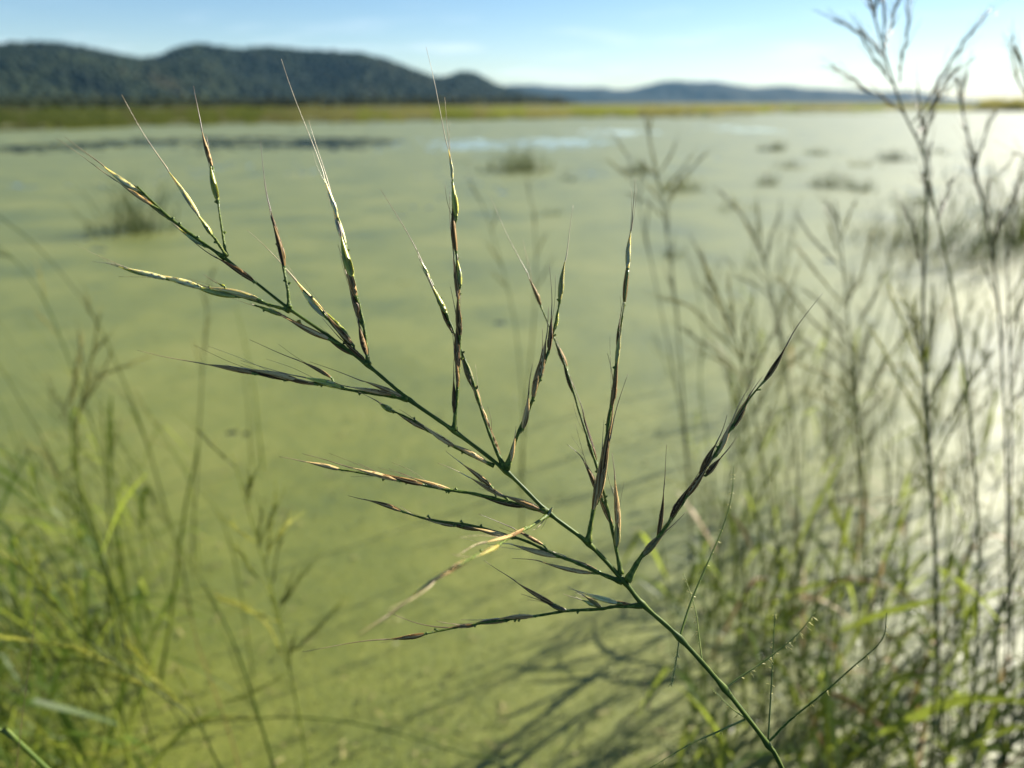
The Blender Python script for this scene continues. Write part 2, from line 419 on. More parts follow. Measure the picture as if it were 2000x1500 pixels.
hole = (openness + edge * 2.2 + edge2 * 1.3 + (gr.random(cx.shape) - .5) * np.where(cr < 9, 0.9, 1.5)) > np.where(cr < 9, 0.6, 0.12)
hole |= (fbm(cx * 3.1 + 7, cy * 3.1, 3) < 0.09)
keep = (~hole) & (cr < shore_r(ca) + 3)
nr, na = A.shape
idx = np.arange(nr * na).reshape(nr, na)
quads = np.stack([idx[:-1, :-1], idx[:-1, 1:], idx[1:, 1:], idx[1:, :-1]], -1)[keep]
Zs = 0.004 + 0.004 * (fbm(X * 9, Y * 9, 2) - 0.3) * (R < 12)
duck = np_mesh('duckweed', np.stack([X, Y, np.maximum(Zs, 0.003)], -1).reshape(-1, 3), quads, M_DUCK)
tag(duck, 'even green mat of duckweed floating over the whole pond', 'duckweed', kind='stuff')

# single fronds on the near water, each a tiny shallow leaf with its own tilt
g = np.random.default_rng(5)
NF = 150000
fr = 0.95 + 3.6 * g.random(NF) ** 1.5
fa = np.radians(-46 + 92 * g.random(NF))
fx, fy = fr * np.sin(fa), fr * np.cos(fa)
ok = (fbm(fx * 3.1 + 7, fy * 3.1, 3) > 0.14)
fx, fy = fx[ok], fy[ok]; NF = len(fx)
sz = 0.0014 + 0.0016 * g.random(NF)
rot = g.random(NF) * 6.283
tx, ty = g.normal(0, 0.13, NF), g.normal(0, 0.13, NF)
fv = np.zeros((NF, 4, 3)); 
for k, (ux, uy) in enumerate(((-1, -.15), (0, -.8), (1.05, .1), (.05, .85))):
    dx = (ux * np.cos(rot) - uy * np.sin(rot)) * sz; dy = (ux * np.sin(rot) + uy * np.cos(rot)) * sz
    fv[:, k, 0] = fx + dx; fv[:, k, 1] = fy + dy; fv[:, k, 2] = 0.0085 + dx * tx + dy * ty + 0.001
ff = np.arange(NF * 4).reshape(NF, 4)
frond = np_mesh('duckweed_fronds', fv.reshape(-1, 3), ff, M_FROND, smooth=False)
tag(frond, 'countless tiny wet duckweed fronds scattered over the near water', 'duckweed', kind='stuff')

# dead bits of leaf and stem adrift in the mat
NL = 5200
lr = 1.0 + 7.0 * g.random(NL) ** 1.6; la = np.radians(-48 + 96 * g.random(NL))
lx, ly = lr * np.sin(la), lr * np.cos(la)
okl = fbm(lx * 0.9 + 3, ly * 0.9, 3) + 0.25 * g.random(NL) > 0.56
lx, ly = lx[okl], ly[okl]; NL = len(lx)
ll = 0.003 + 0.02 * g.random(NL) ** 3; lw = 0.0012 + 0.0022 * g.random(NL); lt = g.random(NL) * 6.283
lv = np.zeros((NL, 4, 3))
for k, (ux, uy) in enumerate(((-1, -1), (1, -.6), (1, .8), (-1, 1))):
    dx = ux * ll; dy = uy * lw
    lv[:, k, 0] = lx + dx * np.cos(lt) - dy * np.sin(lt); lv[:, k, 1] = ly + dx * np.sin(lt) + dy * np.cos(lt); lv[:, k, 2] = 0.013 + 0.004 * g.random(NL)
litter = np_mesh('plant_litter', lv.reshape(-1, 3), np.arange(NL * 4).reshape(NL, 4), [M_DRYBIT, M_DARKBIT], smooth=False, mat_idx=(g.random(NL) < .55).astype(int))
tag(litter, 'dead scraps of leaf and stem adrift in the duckweed', 'plant litter', kind='stuff')

# ------------------------------------------------------------------ marsh, reeds and hills
maz = np.radians(np.linspace(-80, 80, 240)); mr = np.linspace(0, 1, 14) ** 2.2
MA, MR = np.meshgrid(maz, mr)
front = shore_r(MA) + 1.2
_pa = [math.atan2(ray(x_, 220).x, ray(x_, 220).y) for x_ in (-900, 0, 600, 900, 1100, 1400, 3000)]
outer = np.interp(MA, _pa, [135, 150, 170, 240, 420, 1600, 2600])
RR = front + np.maximum(outer - front, 20) * MR
mz = 0.12 + 0.4 * np.clip((RR - front) / 25, 0, 1)
mi = np.arange(MA.size).reshape(MA.shape)
mq = np.stack([mi[:-1, :-1], mi[:-1, 1:], mi[1:, 1:], mi[1:, :-1]], -1).reshape(-1, 4)
marsh = np_mesh('marsh_ground', np.stack([RR * np.sin(MA), RR * np.cos(MA), mz], -1).reshape(-1, 3), mq, M_MARSH)
tag(marsh, 'flat olive marsh spreading from the far shore to the hills', 'marsh', kind='structure')

# wooded lowland between the marsh and the hills
_la = np.linspace(_pa[0] - .2, _pa[5], 200); _lt = np.linspace(0, 1, 12) ** 2
LA, LT = np.meshgrid(_la, _lt)
LR0 = np.interp(LA, _pa, [132, 147, 166, 236, 410, 1590, 2590]); LR = LR0 + (2300 - LR0) * LT
li_ = np.arange(LA.size).reshape(LA.shape)
floor_ = np_mesh('woodland_floor', np.stack([LR * np.sin(LA), LR * np.cos(LA), np.full(LA.shape, 0.56)], -1).reshape(-1, 3), np.stack([li_[:-1, :-1], li_[:-1, 1:], li_[1:, 1:], li_[1:, :-1]], -1).reshape(-1, 4), M_FOREST)
tag(floor_, 'dark wooded lowland between the marsh and the hills', 'woodland', kind='structure')
g2 = np.random.default_rng(91); NS = 5200
sa_ = _la[0] + (_pa[4] - _la[0]) * g2.random(NS)
s0 = np.interp(sa_, _pa, [132, 147, 166, 236, 410, 1590, 2590])
sr_ = s0 * (1.0 + 3.0 * g2.random(NS) ** 2.2)
bx_, by_ = sr_ * np.sin(sa_), sr_ * np.cos(sa_)
sh = (0.5 + 1.3 * fbm(bx_ / 14, by_ / 14, 3)) * (0.6 + 0.5 * g2.random(NS)) * np.clip(sr_ / 220, .8, 3.0)
sv = np.zeros((NS, 13, 3))
for ri, (hz, rs) in enumerate(((0.0, .8), (.8, 1.0))):
    for q in range(6):
        aa = q * math.pi / 3 + g2.random(NS); jj = rs * sh * (0.8 + 0.8 * g2.random(NS))
        sv[:, ri * 6 + q] = np.stack([bx_ + np.cos(aa) * jj, by_ + np.sin(aa) * jj, 0.3 + hz * sh * (0.7 + .6 * g2.random(NS))], -1)
sv[:, 12] = np.stack([bx_, by_, 0.4 + sh * (1.1 + 0.6 * g2.random(NS))], -1)
sf = []
for q in range(6):
    e = (q + 1) % 6; sf += [(q, e, 6 + e), (q, 6 + e, 6 + q), (6 + q, 6 + e, 12)]
scrub = np_mesh('scrub', sv.reshape(-1, 3), (np.arange(NS)[:, None, None] * 13 + np.array(sf)[None]).reshape(-1, 3), M_FOREST, smooth=False)
tag(scrub, 'dark scrub along the back of the marsh under the hills', 'scrub', kind='stuff')

def reeds(name, a0, a1, count, h0, h1, depth, label, width=0.05, seed=1):
    g = np.random.default_rng(seed)
    a = np.radians(a0 + (a1 - a0) * g.random(count))
    edge_n = (fbm(np.degrees(a) * 1.1 + 50, a * 0 + 2, 4) - 0.42) * 26
    r = shore_r(a) * 1.0 + np.maximum(edge_n, -1.0) + depth * g.random(count) ** 2
    hn = 0.5 + 1.0 * fbm(np.degrees(a) * 1.6 + 9, r * 0.05, 4)
    u_ = g.random(count) ** 2
    r = shore_r(a) + np.maximum(edge_n, -1.0) + depth * u_
    h = (h0 + (h1 - h0) * g.random(count)) * hn * (0.45 + 0.55 * np.clip(u_ * depth / 4.0, 0, 1))
    w = width * (r / 60) * (0.6 + 0.8 * g.random(count))
    lean = g.normal(0, 0.14, (count, 2)) * h[:, None]
    x, y = r * np.sin(a), r * np.cos(a)
    tx_, ty_ = np.cos(a + g.normal(0, .5, count)), -np.sin(a)
    v = np.zeros((count, 4, 3))
    v[:, 0] = np.stack([x - tx_ * w, y - ty_ * w, np.zeros(count)], -1)
    v[:, 1] = np.stack([x + tx_ * w, y + ty_ * w, np.zeros(count)], -1)
    v[:, 2] = np.stack([x + tx_ * w * .3 + lean[:, 0], y + lean[:, 1] + ty_ * w * .3, h], -1)
    v[:, 3] = np.stack([x - tx_ * w * .3 + lean[:, 0], y + lean[:, 1] - ty_ * w * .3, h * 0.97], -1)
    mi_ = (fbm(np.degrees(a) * 0.5 + 3, r * 0.02, 3) > 0.53).astype(int)
    o = np_mesh(name, v.reshape(-1, 3), np.arange(count * 4).reshape(count, 4), [M_REED, M_REED2], smooth=False, mat_idx=mi_)
    return tag(o, label, 'reeds', kind='stuff')
reeds('reed_bed', -62, 32.5, 60000, 0.5, 0.95, 60, 'long olive bed of reeds along the far shore below the hills', seed=3)
reeds('reed_bank', 30.5, 62, 14000, 1.7, 2.3, 30, 'taller dark reed bank on the far shore under the open sky', seed=4)

def hill(name, prof, dist, base, mat, label, res_az, res_r, rough, trees=0, seed=2):
    xs = [p[0] for p in prof]
    azs = [math.atan2(ray(x, y).x, ray(x, y).y) for x, y in prof]
    els = [math.atan2(ray(x, y).z, math.hypot(ray(x, y).x, ray(x, y).y)) for x, y in prof]
    dz = [math.hypot(1, 0) * d for d in dist]
    az_ = np.linspace(azs[0], azs[-1], res_az); t = np.linspace(0, 1, res_r)
    AA, TT = np.meshgrid(az_, t)
    D = np.interp(AA, azs, dz)                                   # distance of the ridge
    EL = np.interp(AA, azs, els)
    # soften the straight pieces of the skyline
    for _ in range(1): EL[:, 1:-1] = (EL[:, :-2] + 2 * EL[:, 1:-1] + EL[:, 2:]) / 4
    H = D * np.tan(EL) + CAM_H + (-5.0 if trees else 11.0)
    Rr = D * (base + (1.12 - base) * TT)
    k = np.clip((Rr / D - base) / (1 - base), 0, 1.4)
    shape = np.where(k <= 1, np.sin(np.clip(k, 0, 1) * math.pi / 2) ** 1.15, 1 - (k - 1) * 1.6)
    x, y = Rr * np.sin(AA), Rr * np.cos(AA)
    spur = fbm(x / 260 + 4, y / 420 + 8, 4) - 0.5
    kc = np.clip(k, 0, 1)
    z = H * shape + spur * H * 1.1 * np.sin(kc * math.pi) * (1 - kc ** 2)
    sc_ = 16 if trees else 150
    z = z + rough * (fbm(x / sc_, y / sc_, 3) - 0.6) * (shape > 0.02)
    ii = np.arange(AA.size).reshape(AA.shape)
    q = np.stack([ii[:-1, :-1], ii[:-1, 1:], ii[1:, 1:], ii[1:, :-1]], -1).reshape(-1, 4)
    o = np_mesh(name, np.stack([x, y, z - 1.0], -1).reshape(-1, 3), q, mat)
    tag(o, label, 'hills', kind='structure')
    if trees:
        g = np.random.default_rng(seed)
        # an uneven eight-sided crown: low ring, wide ring, top
        ti = g.integers(1, res_r - 1, trees); tj = g.integers(0, res_az, trees)
        # half of them near the skyline
        top = g.random(trees) < 0.3
        kk = int((1 - base) / (1.12 - base) * (res_r - 1)); ti[top] = np.clip(kk + g.integers(-3, 2, top.sum()), 1, res_r - 1)
        cx_, cy_, cz_ = x[ti, tj], y[ti, tj], z[ti, tj] - 1
        rad = 3.0 + 4.0 * g.random(trees)
        vs = np.zeros((trees, 13, 3)); 
        for r_i, (hz, rs) in enumerate(((-0.2, .75), (.55, 1.0))):
            for s in range(6):
                a = s * math.pi / 3 + g.random(trees)
                j = rs * rad * (0.75 + 0.5 * g.random(trees))
                vs[:, r_i * 6 + s] = np.stack([cx_ + np.cos(a) * j, cy_ + np.sin(a) * j, cz_ + hz * rad * (0.7 + .6 * g.random(trees))], -1)
        vs[:, 12] = np.stack([cx_, cy_, cz_ + rad * (1.0 + 0.7 * g.random(trees))], -1)
        fs = []
        for s in range(6):
            e = (s + 1) % 6
            fs += [(s, e, 6 + e), (s, 6 + e, 6 + s), (6 + s, 6 + e, 12)]
        fs = np.array(fs)
        F_ = (np.arange(trees)[:, None, None] * 13 + fs[None]).reshape(-1, 3)
        w = np_mesh(name.replace('hills', '') + 'forest', vs.reshape(-1, 3), F_, mat, smooth=False)
        tag(w, 'dark unbroken forest covering the ' + ('nearer wooded hills' if trees > 5000 else 'hills'), 'forest', kind='stuff')
    return o
NEAR_PROF = [(-900, 120), (-500, 92), (-200, 100), (0, 88), (80, 85), (160, 92), (220, 105), (265, 115), (305, 114), (342, 97), (385, 86), (430, 93), (480, 97), (530, 93), (580, 99), (640, 101), (700, 105), (750, 115), (800, 133), (850, 152), (875, 150), (892, 142), (912, 140), (935, 145), (955, 158), (985, 170), (1030, 182), (1080, 192), (1130, 201)]
hill('wooded_hills', NEAR_PROF, [1500 + 40 * i for i in range(len(NEAR_PROF))], 0.72, M_FOREST, 'dark forested ridge rising behind the marsh at the left', 700, 70, 9.0, trees=16000)
FAR_PROF = [(820, 190), (900, 178), (960, 171), (1000, 168), (1060, 170), (1110, 173), (1160, 172), (1200, 177), (1250, 173), (1285, 164), (1330, 161), (1400, 163), (1440, 169), (1480, 172), (1530, 170), (1590, 177), (1680, 182), (1750, 183), (1775, 180), (1800, 184), (1840, 193), (1900, 197), (2200, 198)]
hill('distant_hills', FAR_PROF, [5200 + 40 * i for i in range(len(FAR_PROF))], 0.86, M_FARHILL, 'low blue hills on the far horizon behind the marsh', 500, 30, 26.0)

# ------------------------------------------------------------------ the panicle in focus
D0 = 0.42
def hero_depth(px, py):
    return D0 + 0.012 * (px - 700) / 800.0 - 0.0 * py

RACHIS = [(1530, 1505), (1500, 1455), (1415, 1345), (1327, 1246), (1255, 1180), (1218, 1135), (1150, 1062), (1070, 1000), (988, 920), (887, 842), (800, 781), (718, 713), (640, 655), (565, 603), (505, 556), (440, 505), (385, 468), (335, 430), (290, 388), (262, 362)]
rw = [13, 13, 12.5, 12, 12, 12, 11.5, 11, 10.5, 10, 9.5, 9, 8.5, 8, 7, 6.5, 5.5, 5, 4, 2.5]
rp = [P(x, y, hero_depth(x, y)) for x, y in RACHIS]
run = (rp[0] - rp[1]).normalized()
k1 = rp[0] + run * 0.10 + Vector((0, 0, -0.015))
k2 = k1 + run * 0.10 + Vector((0, 0.01, -0.16))
base_pt = Vector((k2.x + 0.05, k2.y + 0.03, -0.06))
low = [base_pt, base_pt.lerp(k2, 0.5) + Vector((0.01, 0, 0)), k2, k1]
hero = thing('wild_rice_plant', 'sharp wild rice panicle with dark brown awned grains, leaning across the picture', 'wild rice', (base_pt.x, base_pt.y, 0))
px2m = D0 / F
mb = MB()
full = catmull(low + rp, 6)
rl = path_lengths(low + rp); fl = path_lengths(full)
rad_in = [0.003, 0.0026, 0.0019, 0.0016] + [w * px2m * 0.38 for w in rw]
frac = np.array(fl) / fl[-1]
radii = np.interp(frac, np.array(rl) / rl[-1], rad_in)
nodes_px = [(1500, 1455), (1415, 1345), (1327, 1246), (1255, 1180), (1218, 1135), (1150, 1062), (1070, 1000), (988, 920), (887, 842), (800, 781), (718, 713), (565, 603), (440, 505)]
nodes = [P(x, y, hero_depth(x, y)) for x, y in nodes_px]
radii = [r * (1 + 0.55 * max(math.exp(-((p - q).length / 0.0026) ** 2) for q in nodes)) * (1 + 0.06 * math.sin(i * 2.3)) for i, (p, r) in enumerate(zip(full, radii))]
dense = catmull(full, 2); radii2 = np.interp(np.linspace(0, 1, len(dense)), np.linspace(0, 1, len(full)), radii)
mb.tube(dense, list(radii2), n=10)
stem_o = mb.build('stem', M_STEM, hero)
stem_o['label'] = 'dark green jointed main stalk of the panicle'

HUSK = {'b': (M_BROWN, M_AWND), 'd': (M_DARK, M_AWND), 'o': (M_OLIVE, M_AWN), 'y': (M_YELLOW, M_AWN), 's': (M_STRAW, M_AWN), 'B': (M_BROWN, M_AWN)}
def spikelet(parent, branch_pts, p0, p1, kind, awn=None, w=10.0, dpt=D0, bow=0.03, hairs=0, n=10):
    if kind in 'yso': w = w * 1.25
    d = p1 - p0; L = d.length; t = d.normalized()
    view = (p0 - cam.location).normalized()
    side = t.cross(view).normalized()
    bend = side * (rnd.uniform(-1, 1) * bow * L) + view * (rnd.uniform(-1, 1) * bow * L)
    K = 12
    body = [p0 + d * (i / K) + bend * (4 * (i / K) * (1 - i / K)) for i in range(K + 1)]
    R = w * 0.51 * dpt / F
    prof = [0.34, 0.55, 0.76, 0.91, 0.99, 1.0, 0.96, 0.88, 0.76, 0.61, 0.45, 0.30, 0.19]
    rad = [R * q for q in prof]
    mats = [2] + [0] * (K - 1)
    # the awn carries straight on out of the husk
    if awn is None:
        dirn = (t + side * rnd.uniform(-.18, .18) + view * rnd.uniform(-.1, .1)).normalized()
        end = p1 + dirn * L * rnd.uniform(0.6, 1.2)
    else: end = awn
    t1 = (body[-1] - body[-2]).normalized()
    AL = (end - p1).length
    c1 = p1 + t1 * AL * 0.35
    NAw = 14
    ph = rnd.uniform(0, 6)
    apts = []
    for i in range(1, NAw + 1):
        s = i / NAw
        q = p1 * (1 - s) ** 2 + c1 * 2 * s * (1 - s) + end * s * s
        q = q + side * (math.sin(s * 5 + ph) * AL * 0.008)
        apts.append(q)
    r0 = rad[-1]
    arad = [max(0.00009, r0 * (1 - s) ** 2 * 0.6 + 0.00026 * (1 - 0.55 * s)) for s in [i / NAw for i in range(1, NAw + 1)]]
    mbk = MB()
    mbk.tube(body + apts, rad + arad, n=n, mat=mats + [1] * NAw, flat=0.78, rib=0.04, twist=rnd.uniform(0, 3))
    # a second scale lapping the husk, so that it shows an edge
    lap = [p + view * (-R * 0.22) + side * (R * 0.30 * (1 if rnd.random() < .5 else -1)) for p in body[1:10]]
    mbk.tube(lap, [R * q for q in (0.15, 0.5, 0.66, 0.74, 0.76, 0.7, 0.56, 0.36, 0.1)], n=7, mat=0, flat=0.8, rib=0.08)
    for h in range(hairs):
        a = body[rnd.randint(5, 11)]
        e = a + (t + side * rnd.uniform(-.22, .22) + view * rnd.uniform(-.15, .15)) * L * rnd.uniform(.7, 1.5)
        mid = a.lerp(e, 0.5) + side * L * rnd.uniform(-.05, .05)
        mbk.tube(catmull([a, mid, e], 4), list(np.linspace(0.00015, 0.00007, 9)), n=4, mat=1)
    # pedicel back to the branch, with a little cup
    if branch_pts:
        q = min(branch_pts, key=lambda b: (b - p0).length - 0.3 * (b - p0).dot(-t))
        back = p0 - t * min(0.004, L * 0.2)
        q2 = min(branch_pts, key=lambda b: (b - back).length)
        mbk.tube(catmull([q2, q2.lerp(p0, 0.55) + t * 0.0004, p0 + t * L * 0.03], 3), [0.0004, 0.00045, 0.0005, 0.00055, 0.0006, 0.0007, R * 0.55], n=6, mat=2)
    hm, am = HUSK[kind]
    return mbk.build('spikelet', [hm, am, M_PED], parent)

def hero_branch(path, dz, w0, spk, w1=3.2, stubs=3, label=None):
    """path in photo pixels from the node outwards; dz = how far the tip stands behind (+) or before (-) the stalk"""
    n_ = len(path)
    L = [0]
    for a, b in zip(path, path[1:]): L.append(L[-1] + math.hypot(b[0] - a[0], b[1] - a[1]))
    d0 = hero_depth(*path[0])
    def dep(s): return d0 + dz * (s ** 1.2)
    pts = [P(x, y, dep(l_ / L[-1])) for (x, y), l_ in zip(path, L)]
    cp = catmull(pts, 6)
    mb = MB()
    rr_ = np.interp(np.linspace(0, 1, len(cp)), [0, 0.04, 0.1, 1], [w0 * 0.95, w0 * 0.75, w0 * 0.5, w1 * 0.5]) * px2m
    rr_ = [r * (1 + 0.12 * math.sin(i * 1.9)) for i, r in enumerate(rr_)]
    mb.tube(cp, rr_, n=7)
    for k in range(stubs):                                   # empty cups where grains have dropped
        q, t = path_at(cp, rnd.uniform(0.25, 0.97))
        view = (q - cam.location).normalized(); side = t.cross(view).normalized() * rnd.choice((-1, 1))
        e = q + (t * 0.8 + side * 0.6).normalized() * rnd.uniform(0.0018, 0.0032)
        mb.tube([q, q.lerp(e, .6), e], [0.0004, 0.0005, 0.0008], n=6, mat=1)
    bo = mb.build('branch', [M_STEM, M_PED], hero)
    if label: bo['label'] = label
    arr = np.array(path, float)
    def dep_px(x, y):
        best = None
        for i in range(n_ - 1):
            a, b = arr[i], arr[i + 1]; ab = b - a
            s = float(np.clip(np.dot((x, y) - a, ab) / max(1e-6, ab.dot(ab)), 0, 1))
            dd = float(np.hypot(*((x, y) - (a + ab * s))))
            if best is None or dd < best[0]: best = (dd, (L[i] + s * (L[i + 1] - L[i])) / L[-1])
        return dep(best[1])
    def dep_ext(x, y, x0, y0, dd0):
        # beyond the branch tip keep receding at the same rate
        return dd0 + dz * math.hypot(x - x0, y - y0) / L[-1]
    for s in spk:
        x0, y0, x1, y1, kind = s[:5]
        awn = s[5] if len(s) > 5 else None
        w = s[6] if len(s) > 6 else 10.5
        hairs = s[7] if len(s) > 7 else (1 if rnd.random() < 0.35 else 0)
        hairs += 1 if rnd.random() < 0.5 else 0
        off = rnd.uniform(-0.0016, 0.0016)
        da = dep_px(x0, y0) + off
        db = dep_px(x1, y1) + off + rnd.uniform(-0.001, 0.001)
        p0, p1 = P(x0, y0, da), P(x1, y1, db)
        aw = None
        if awn is not None:
            aw = P(awn[0], awn[1], dep_ext(awn[0], awn[1], x1, y1, db) + rnd.uniform(-0.004, 0.004))
        spikelet(bo, cp, p0, p1, kind, aw, w, dpt=da, hairs=hairs)
    return bo

B = hero_branch
# tip of the stalk and the two little branches beside it
B([(440, 505), (385, 466), (335, 428), (296, 392), (268, 364)], -0.004, 6, [
    (302, 404, 232, 356, 'B', (108, 270), 10, 0), (276, 378, 204, 326, 's', (126, 266), 10, 0), (500, 553, 428, 506, 'd', (338, 440), 13, 1), (330, 428, 262, 372, 'o', (205, 330), 8, 0),
    (400, 482, 350, 446, 'y', (310, 412), 7, 0)], stubs=4, label='end of the stalk with its last dark and straw coloured grains')
B([(441, 500), (437, 470), (432, 438), (427, 404), (424, 385)], 0.01, 6, [(427, 397, 411, 318, 'y', (402, 262), 10, 0), (416, 330, 395, 258, 'b', (379, 168), 9, 0)], stubs=2)
B([(442, 500), (424, 472), (406, 447), (390, 424)], -0.006, 6, [(416, 462, 388, 421, 'y', (372, 400), 9, 0), (392, 427, 330, 336, 's', (238, 185), 8.5, 0)], stubs=1)
B([(565, 603), (562, 566), (556, 536), (550, 505), (545, 470)], 0.006, 7, [(556, 528, 532, 432, 'd', (526, 408), 14, 0), (546, 470, 529, 412, 'd', (507, 275), 8, 0)], stubs=4)
B([(565, 606), (535, 598), (500, 588), (462, 577), (420, 568), (380, 558)], 0.035, 7, [
    (512, 588, 410, 562, 's', (372, 546), 12, 0), (470, 580, 372, 556, 'y', (330, 540), 11, 0), (402, 566, 305, 538, 's', (240, 520), 12, 0), (332, 546, 250, 524, 's', (180, 510), 10, 1), (300, 540, 232, 521, 'y', (205, 514), 6, 0), (440, 560, 425, 553, 'y', (398, 536), 5, 0)],
  stubs=3, label='pale straw and yellow branch of unripe grains')
B([(668, 676), (620, 650), (575, 628), (530, 606), (497, 596)], -0.004, 5, [(648, 665, 560, 622, 'b', (530, 606), 14, 0), (556, 618, 497, 596, 'y', (488, 592), 9, 0), (690, 694, 640, 662, 'd', (612, 645), 8, 0)], stubs=3)
B([(718, 712), (690, 684), (662, 650), (625, 605), (592, 566)], 0.004, 6, [(716, 707, 668, 664, 'd', (630, 622), 10, 0), (692, 676, 640, 618, 'B', (560, 530), 13, 0), (684, 662, 632, 606, 'y', (580, 552), 8, 0), (642, 624, 580, 550, 's', (482, 450), 13, 2)], stubs=3)
B([(719, 712), (717, 690), (712, 645), (702, 596), (690, 540), (676, 484), (664, 440)], 0.008, 8, [
    (718, 698, 701, 632, 'b', (692, 596), 12, 0), (706, 634, 680, 545, 'B', (660, 478), 13, 0), (697, 584, 676, 505, 'b', (664, 452), 13, 0), (690, 548, 667, 462, 'y', (640, 380), 14, 0), (676, 482, 650, 398, 's', (604, 235), 10, 0), (662, 432, 634, 350, 's', (551, 115), 8, 0)], stubs=5)
B([(797, 780), (750, 772), (690, 763), (620, 749), (540, 737), (470, 724)], -0.012, 7, [
    (790, 777, 712, 745, 'b', (605, 706), 11, 0), (772, 772, 684, 756, 'b', (640, 742), 11, 0), (672, 758, 598, 738, 'y', (470, 705), 13, 0), (650, 740, 587, 706, 'b', (487, 664), 9, 0),
    (622, 752, 520, 728, 'B', (470, 716), 11, 1), (590, 746, 490, 722, 'B', (440, 712), 13, 1), (560, 743, 455, 719, 'd', (420, 712), 11, 0), (500, 731, 404, 712, 'b', (268, 683), 12, 0)], stubs=5)
B([(965, 910), (900, 880), (850, 850), (805, 820), (766, 802)], -0.006, 5, [(955, 907, 884, 868, 'B', (820, 830), 12, 0), (892, 874, 828, 832, 'b', (780, 800), 12, 1), (836, 842, 770, 803, 'b', (740, 786), 10, 0), (770, 805, 740, 786, 'y', (700, 766), 11, 0)], stubs=3)
B([(887, 842), (890, 800), (896, 725), (898, 650), (894, 560), (892, 500), (888, 445)], 0.006, 8, [
    (889, 816, 886, 742, 'd', (888, 690), 12, 0), (894, 762, 888, 690, 'b', (884, 640), 9, 0), (896, 726, 892, 640, 'B', (880, 560), 13, 0), (899, 662, 894, 580, 'd', (886, 520), 12, 0), (896, 592, 886, 505, 'b', (878, 375), 12, 0),
    (892, 498, 884, 404, 'b', (881, 350), 14, 0), (892, 428, 884, 352, 'y', (868, 190), 11, 0), (884, 356, 876, 292, 's', (831, 92), 6, 0), (900, 560, 894, 508, 'y', (890, 480), 7, 0)], stubs=5)
B([(986, 917), (962, 862), (940, 800), (922, 740), (903, 690), (884, 642), (866, 600), (848, 560)], 0.012, 7, [
    (978, 896, 956, 832, 'b', (940, 790), 11, 0), (957, 850, 932, 780, 'B', (918, 740), 11, 1), (940, 800, 916, 730, 'B', (905, 690), 10, 0), (926, 760, 900, 688, 'o', (880, 640), 12, 0), (884, 650, 856, 588, 'b', (822, 520), 11, 0), (874, 616, 846, 560, 'y', (745, 370), 9, 0), (840, 545, 822, 510, 'y', (815, 498), 6, 0)], stubs=6)
B([(989, 917), (1010, 852), (1036, 792), (1058, 726), (1076, 668), (1088, 616), (1096, 575)], 0.010, 8, [
    (997, 905, 1006, 850, 'B', (1008, 832), 9, 0), (1020, 842, 1032, 772, 'b', (1040, 710), 12, 0), (1040, 782, 1056, 700, 'B', (1060, 640), 12, 0), (1054, 744, 1066, 664, 'b', (1072, 600), 12, 0), (1072, 690, 1077, 618, 'd', (1074, 520), 12, 1), (1093, 592, 1103, 512, 'o', (1120, 400), 11, 0), (1086, 640, 1090, 600, 'y', (1092, 582), 6, 0)], stubs=5)
B([(1213, 1122), (1206, 1085), (1192, 1018), (1174, 940), (1152, 868), (1132, 806), (1114, 745), (1098, 698), (1080, 655), (1062, 612)], 0.05, 7, [
    (1204, 1072, 1206, 1012, 'o', (1196, 950), 10, 0), (1209, 1050, 1201, 938, 'b', (1196, 885), 12, 0), (1198, 1030, 1165, 955, 'b', (1140, 900), 11, 0), (1178, 980, 1140, 900, 'd', (1108, 868), 12, 1), (1166, 908, 1140, 812, 'd', (1120, 750), 12, 0), (1122, 772, 1100, 706, 'd', (1086, 660), 10, 0), (1108, 720, 1084, 666, 'd', (1070, 630), 11, 0), (1057, 600, 1034, 545, 'B', (958, 385), 10, 1)], stubs=4, label='softer branch standing behind the others')
B([(1148, 1062), (1156, 1012), (1168, 950), (1184, 858), (1196, 770), (1206, 690), (1214, 630), (1220, 590)], 0.008, 9, [
    (1157, 1004, 1174, 892, 'B', (1180, 820), 15, 1), (1166, 985, 1190, 862, 'b', (1226, 730), 13, 0), (1176, 930, 1192, 832, 'd', (1200, 760), 14, 0), (1186, 862, 1198, 770, 'd', (1186, 690), 12, 0), (1194, 800, 1206, 706, 'd', (1212, 640), 12, 0), (1204, 720, 1214, 640, 'o', (1218, 590), 9, 0), (1206, 690, 1212, 618, 'd', (1216, 590), 8, 0),
    (1219, 598, 1228, 500, 'd', (1232, 462), 12, 0), (1226, 530, 1232, 452, 's', (1240, 348), 8, 1)], stubs=4)
B([(1225, 1135), (1252, 1088), (1282, 1054), (1304, 1024), (1332, 984), (1362, 938), (1398, 884), (1430, 832), (1460, 784), (1490, 746)], 0.0, 9, [
    (1254, 1088, 1298, 1040, 'o', (1340, 1000), 13, 1), (1283, 1052, 1296, 962, 'd', (1303, 868), 10, 0), (1308, 1016, 1346, 952, 'd', (1370, 915), 12, 0), (1340, 972, 1382, 910, 'B', (1400, 870), 13, 0), (1366, 936, 1398, 868, 'd', (1420, 810), 13, 1), (1378, 930, 1408, 894, 'b', (1440, 850), 12, 0), (1398, 892, 1430, 822, 'b', (1470, 740), 12, 1), (1430, 838, 1463, 774, 'b', (1490, 735), 13, 0), (1490, 748, 1534, 678, 'd', (1606, 572), 11, 0)], stubs=7)
